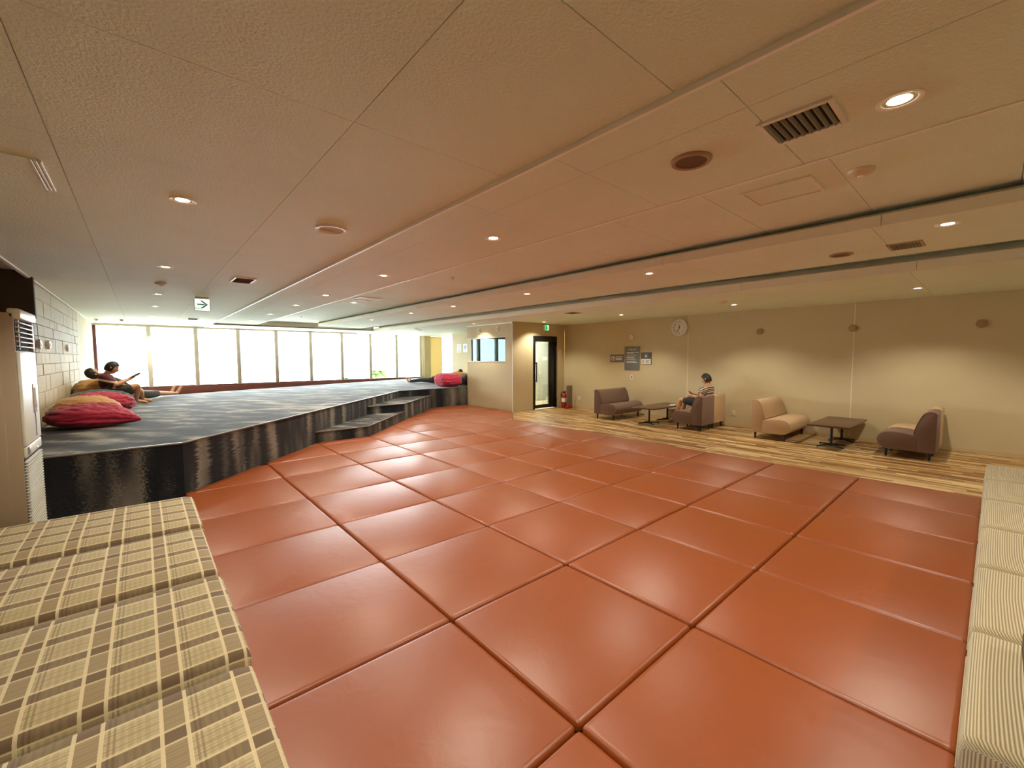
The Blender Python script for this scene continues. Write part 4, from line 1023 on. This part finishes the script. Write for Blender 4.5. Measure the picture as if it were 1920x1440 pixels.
# person lying on the right behind the rose bean bag
person('person in blue shirt and grey trousers lying behind the rose bean bag', dict(
    pelvis=(7.62, 12.75, .68), chest=(7.92, 12.36, .80), neck=(8.05, 12.16, .87), head=(8.15, 12.05, .93),
    shL=(7.80, 12.26, .84), elL=(7.56, 12.34, .80), wrL=(7.50, 12.56, .80), shR=(8.06, 12.46, .84), elR=(8.0, 12.70, .80), wrR=(7.80, 12.82, .82),
    hipL=(7.50, 12.76, .66), knL=(7.26, 13.14, .67), anL=(7.00, 13.50, .60), toeL=(6.95, 13.56, .72),
    hipR=(7.66, 12.86, .66), knR=(7.42, 13.26, .66), anR=(7.16, 13.62, .60), toeR=(7.11, 13.68, .72), pnL=(0, 0, 1), pnR=(0, 0, 1)),
    bluec, greyt, (-.5, .5, .7), (.5, -.5, .6), .9, .9, True)

# ------------------------------------------------------------------ outside
ground = tag(box('ground', (-300, 320), (17.6, 600), (-4.7, -4.5), mat('pale_concrete', srgb(200, 200, 194), .8, var=(.2, .1))), kind='structure')
frond_m = mat('palm_green', srgb(52, 80, 14), .7, spec=.2); trunk_m = mat('palm_trunk', srgb(120, 100, 72), .9)
def palm(loc, hgt, rad, seed, label):
    random.seed(seed); r = empty('palm_tree', loc, 0, label, 'palm')
    obj('trunk', tube(bmesh.new(), [(0, 0, 0), (.08, .05, hgt*.4), (.02, .08, hgt*.8), (0, .05, hgt)], [.20, .15, .14, .12], 12), trunk_m, r, 40)
    for k in range(22):
        a = 2*PI*k/22+random.uniform(-.2, .2); el = random.uniform(-.1, 1.0); L = rad*random.uniform(.75, 1.1); bm = bmesh.new()
        c, s = math.cos(a), math.sin(a); pts = []
        for q in range(7):
            u = q/6; pts.append(Vector((c*L*u*math.cos(el*(1-u*.5)), s*L*u*math.cos(el*(1-u*.5)), hgt+L*(math.sin(el)*u-.75*u*u))))
        tube(bm, pts, [.02, .018, .015, .012, .009, .006, .003], 5)
        for q in range(1, 13):
            u = q/13*6; i = min(5, int(u)); p = lerp(pts[i], pts[i+1], u-i); d = (pts[i+1]-pts[i]).normalized(); sd = d.cross(Vector((0, 0, 1))).normalized()
            for sg in (-1, 1):
                l = .34*rad*math.sin(PI*min(1, q/13*.85+.15)); tip = p+(sd*sg*.85+d*.6-Vector((0, 0, .25))).normalized()*l; wv = d*.03
                bm.faces.new([bm.verts.new(v) for v in (p-wv, p+wv, lerp(p, tip, .6)+wv*.9, tip, lerp(p, tip, .6)-wv*.9)])
        obj('frond', bm, frond_m, r)
palm((9.15, 21.0, -4.5), 5.15, .95, 4, 'leafy palm just outside the window beside the palm with lower crown')
palm((8.15, 22.9, -4.5), 4.75, .75, 9, 'palm with lower crown outside the window next to the leafy one')
far_m = mat('far_wall', srgb(120, 136, 146), .9); pane_m = mat('far_pane', srgb(60, 78, 92), .4)
random.seed(3)
for k, (x, y, w, h) in enumerate(((-70, 240, 60, 9), (-6, 260, 44, 8), (50, 250, 52, 10), (120, 240, 60, 12), (26, 120, 14, 5))):
    r = empty('far_building', (x, y, -4.5), 0, ['long low grey building far beyond the windows on the stone wall side', 'low grey building far beyond the middle windows', 'grey building far beyond the windows near the palms', 'tallest grey building far beyond the yellow blind', 'small grey building in the middle distance outside'][k], 'building')
    obj('walls', bx(bmesh.new(), -w/2, w/2, 0, 14, 0, h), far_m, r); obj('roof', bx(bmesh.new(), -w/2-.4, w/2+.4, -.4, 14.4, h, h+.5), mat('far_roof', srgb(96, 108, 118), .9), r)
    nwin = int(w//6)
    for q in range(nwin): shared_box('window', 2.6, .2, 1.6, pane_m, r, (-w/2+6*(q+.5), -.05, h*.55))
for k, (x, y) in enumerate(((-12, 60), (4, 70), (22, 64))):
    r = empty('street_lamp', (x, y, -4.5), 0, 'slim grey street lamp standing outside the windows', 'street lamp', 'street lamps outside')
    obj('pole', tube(bmesh.new(), [(0, 0, 0), (0, 0, 9)], [.12, .07], 10), far_m, r, True); obj('arm', tube(bmesh.new(), [(0, 0, 9), (1.4, 0, 9.3)], .06, 8), far_m, r, True); obj('lamp_head', bx(bmesh.new(), 1.2, 2.0, -.15, .15, 9.2, 9.35, .03), far_m, r, 35)
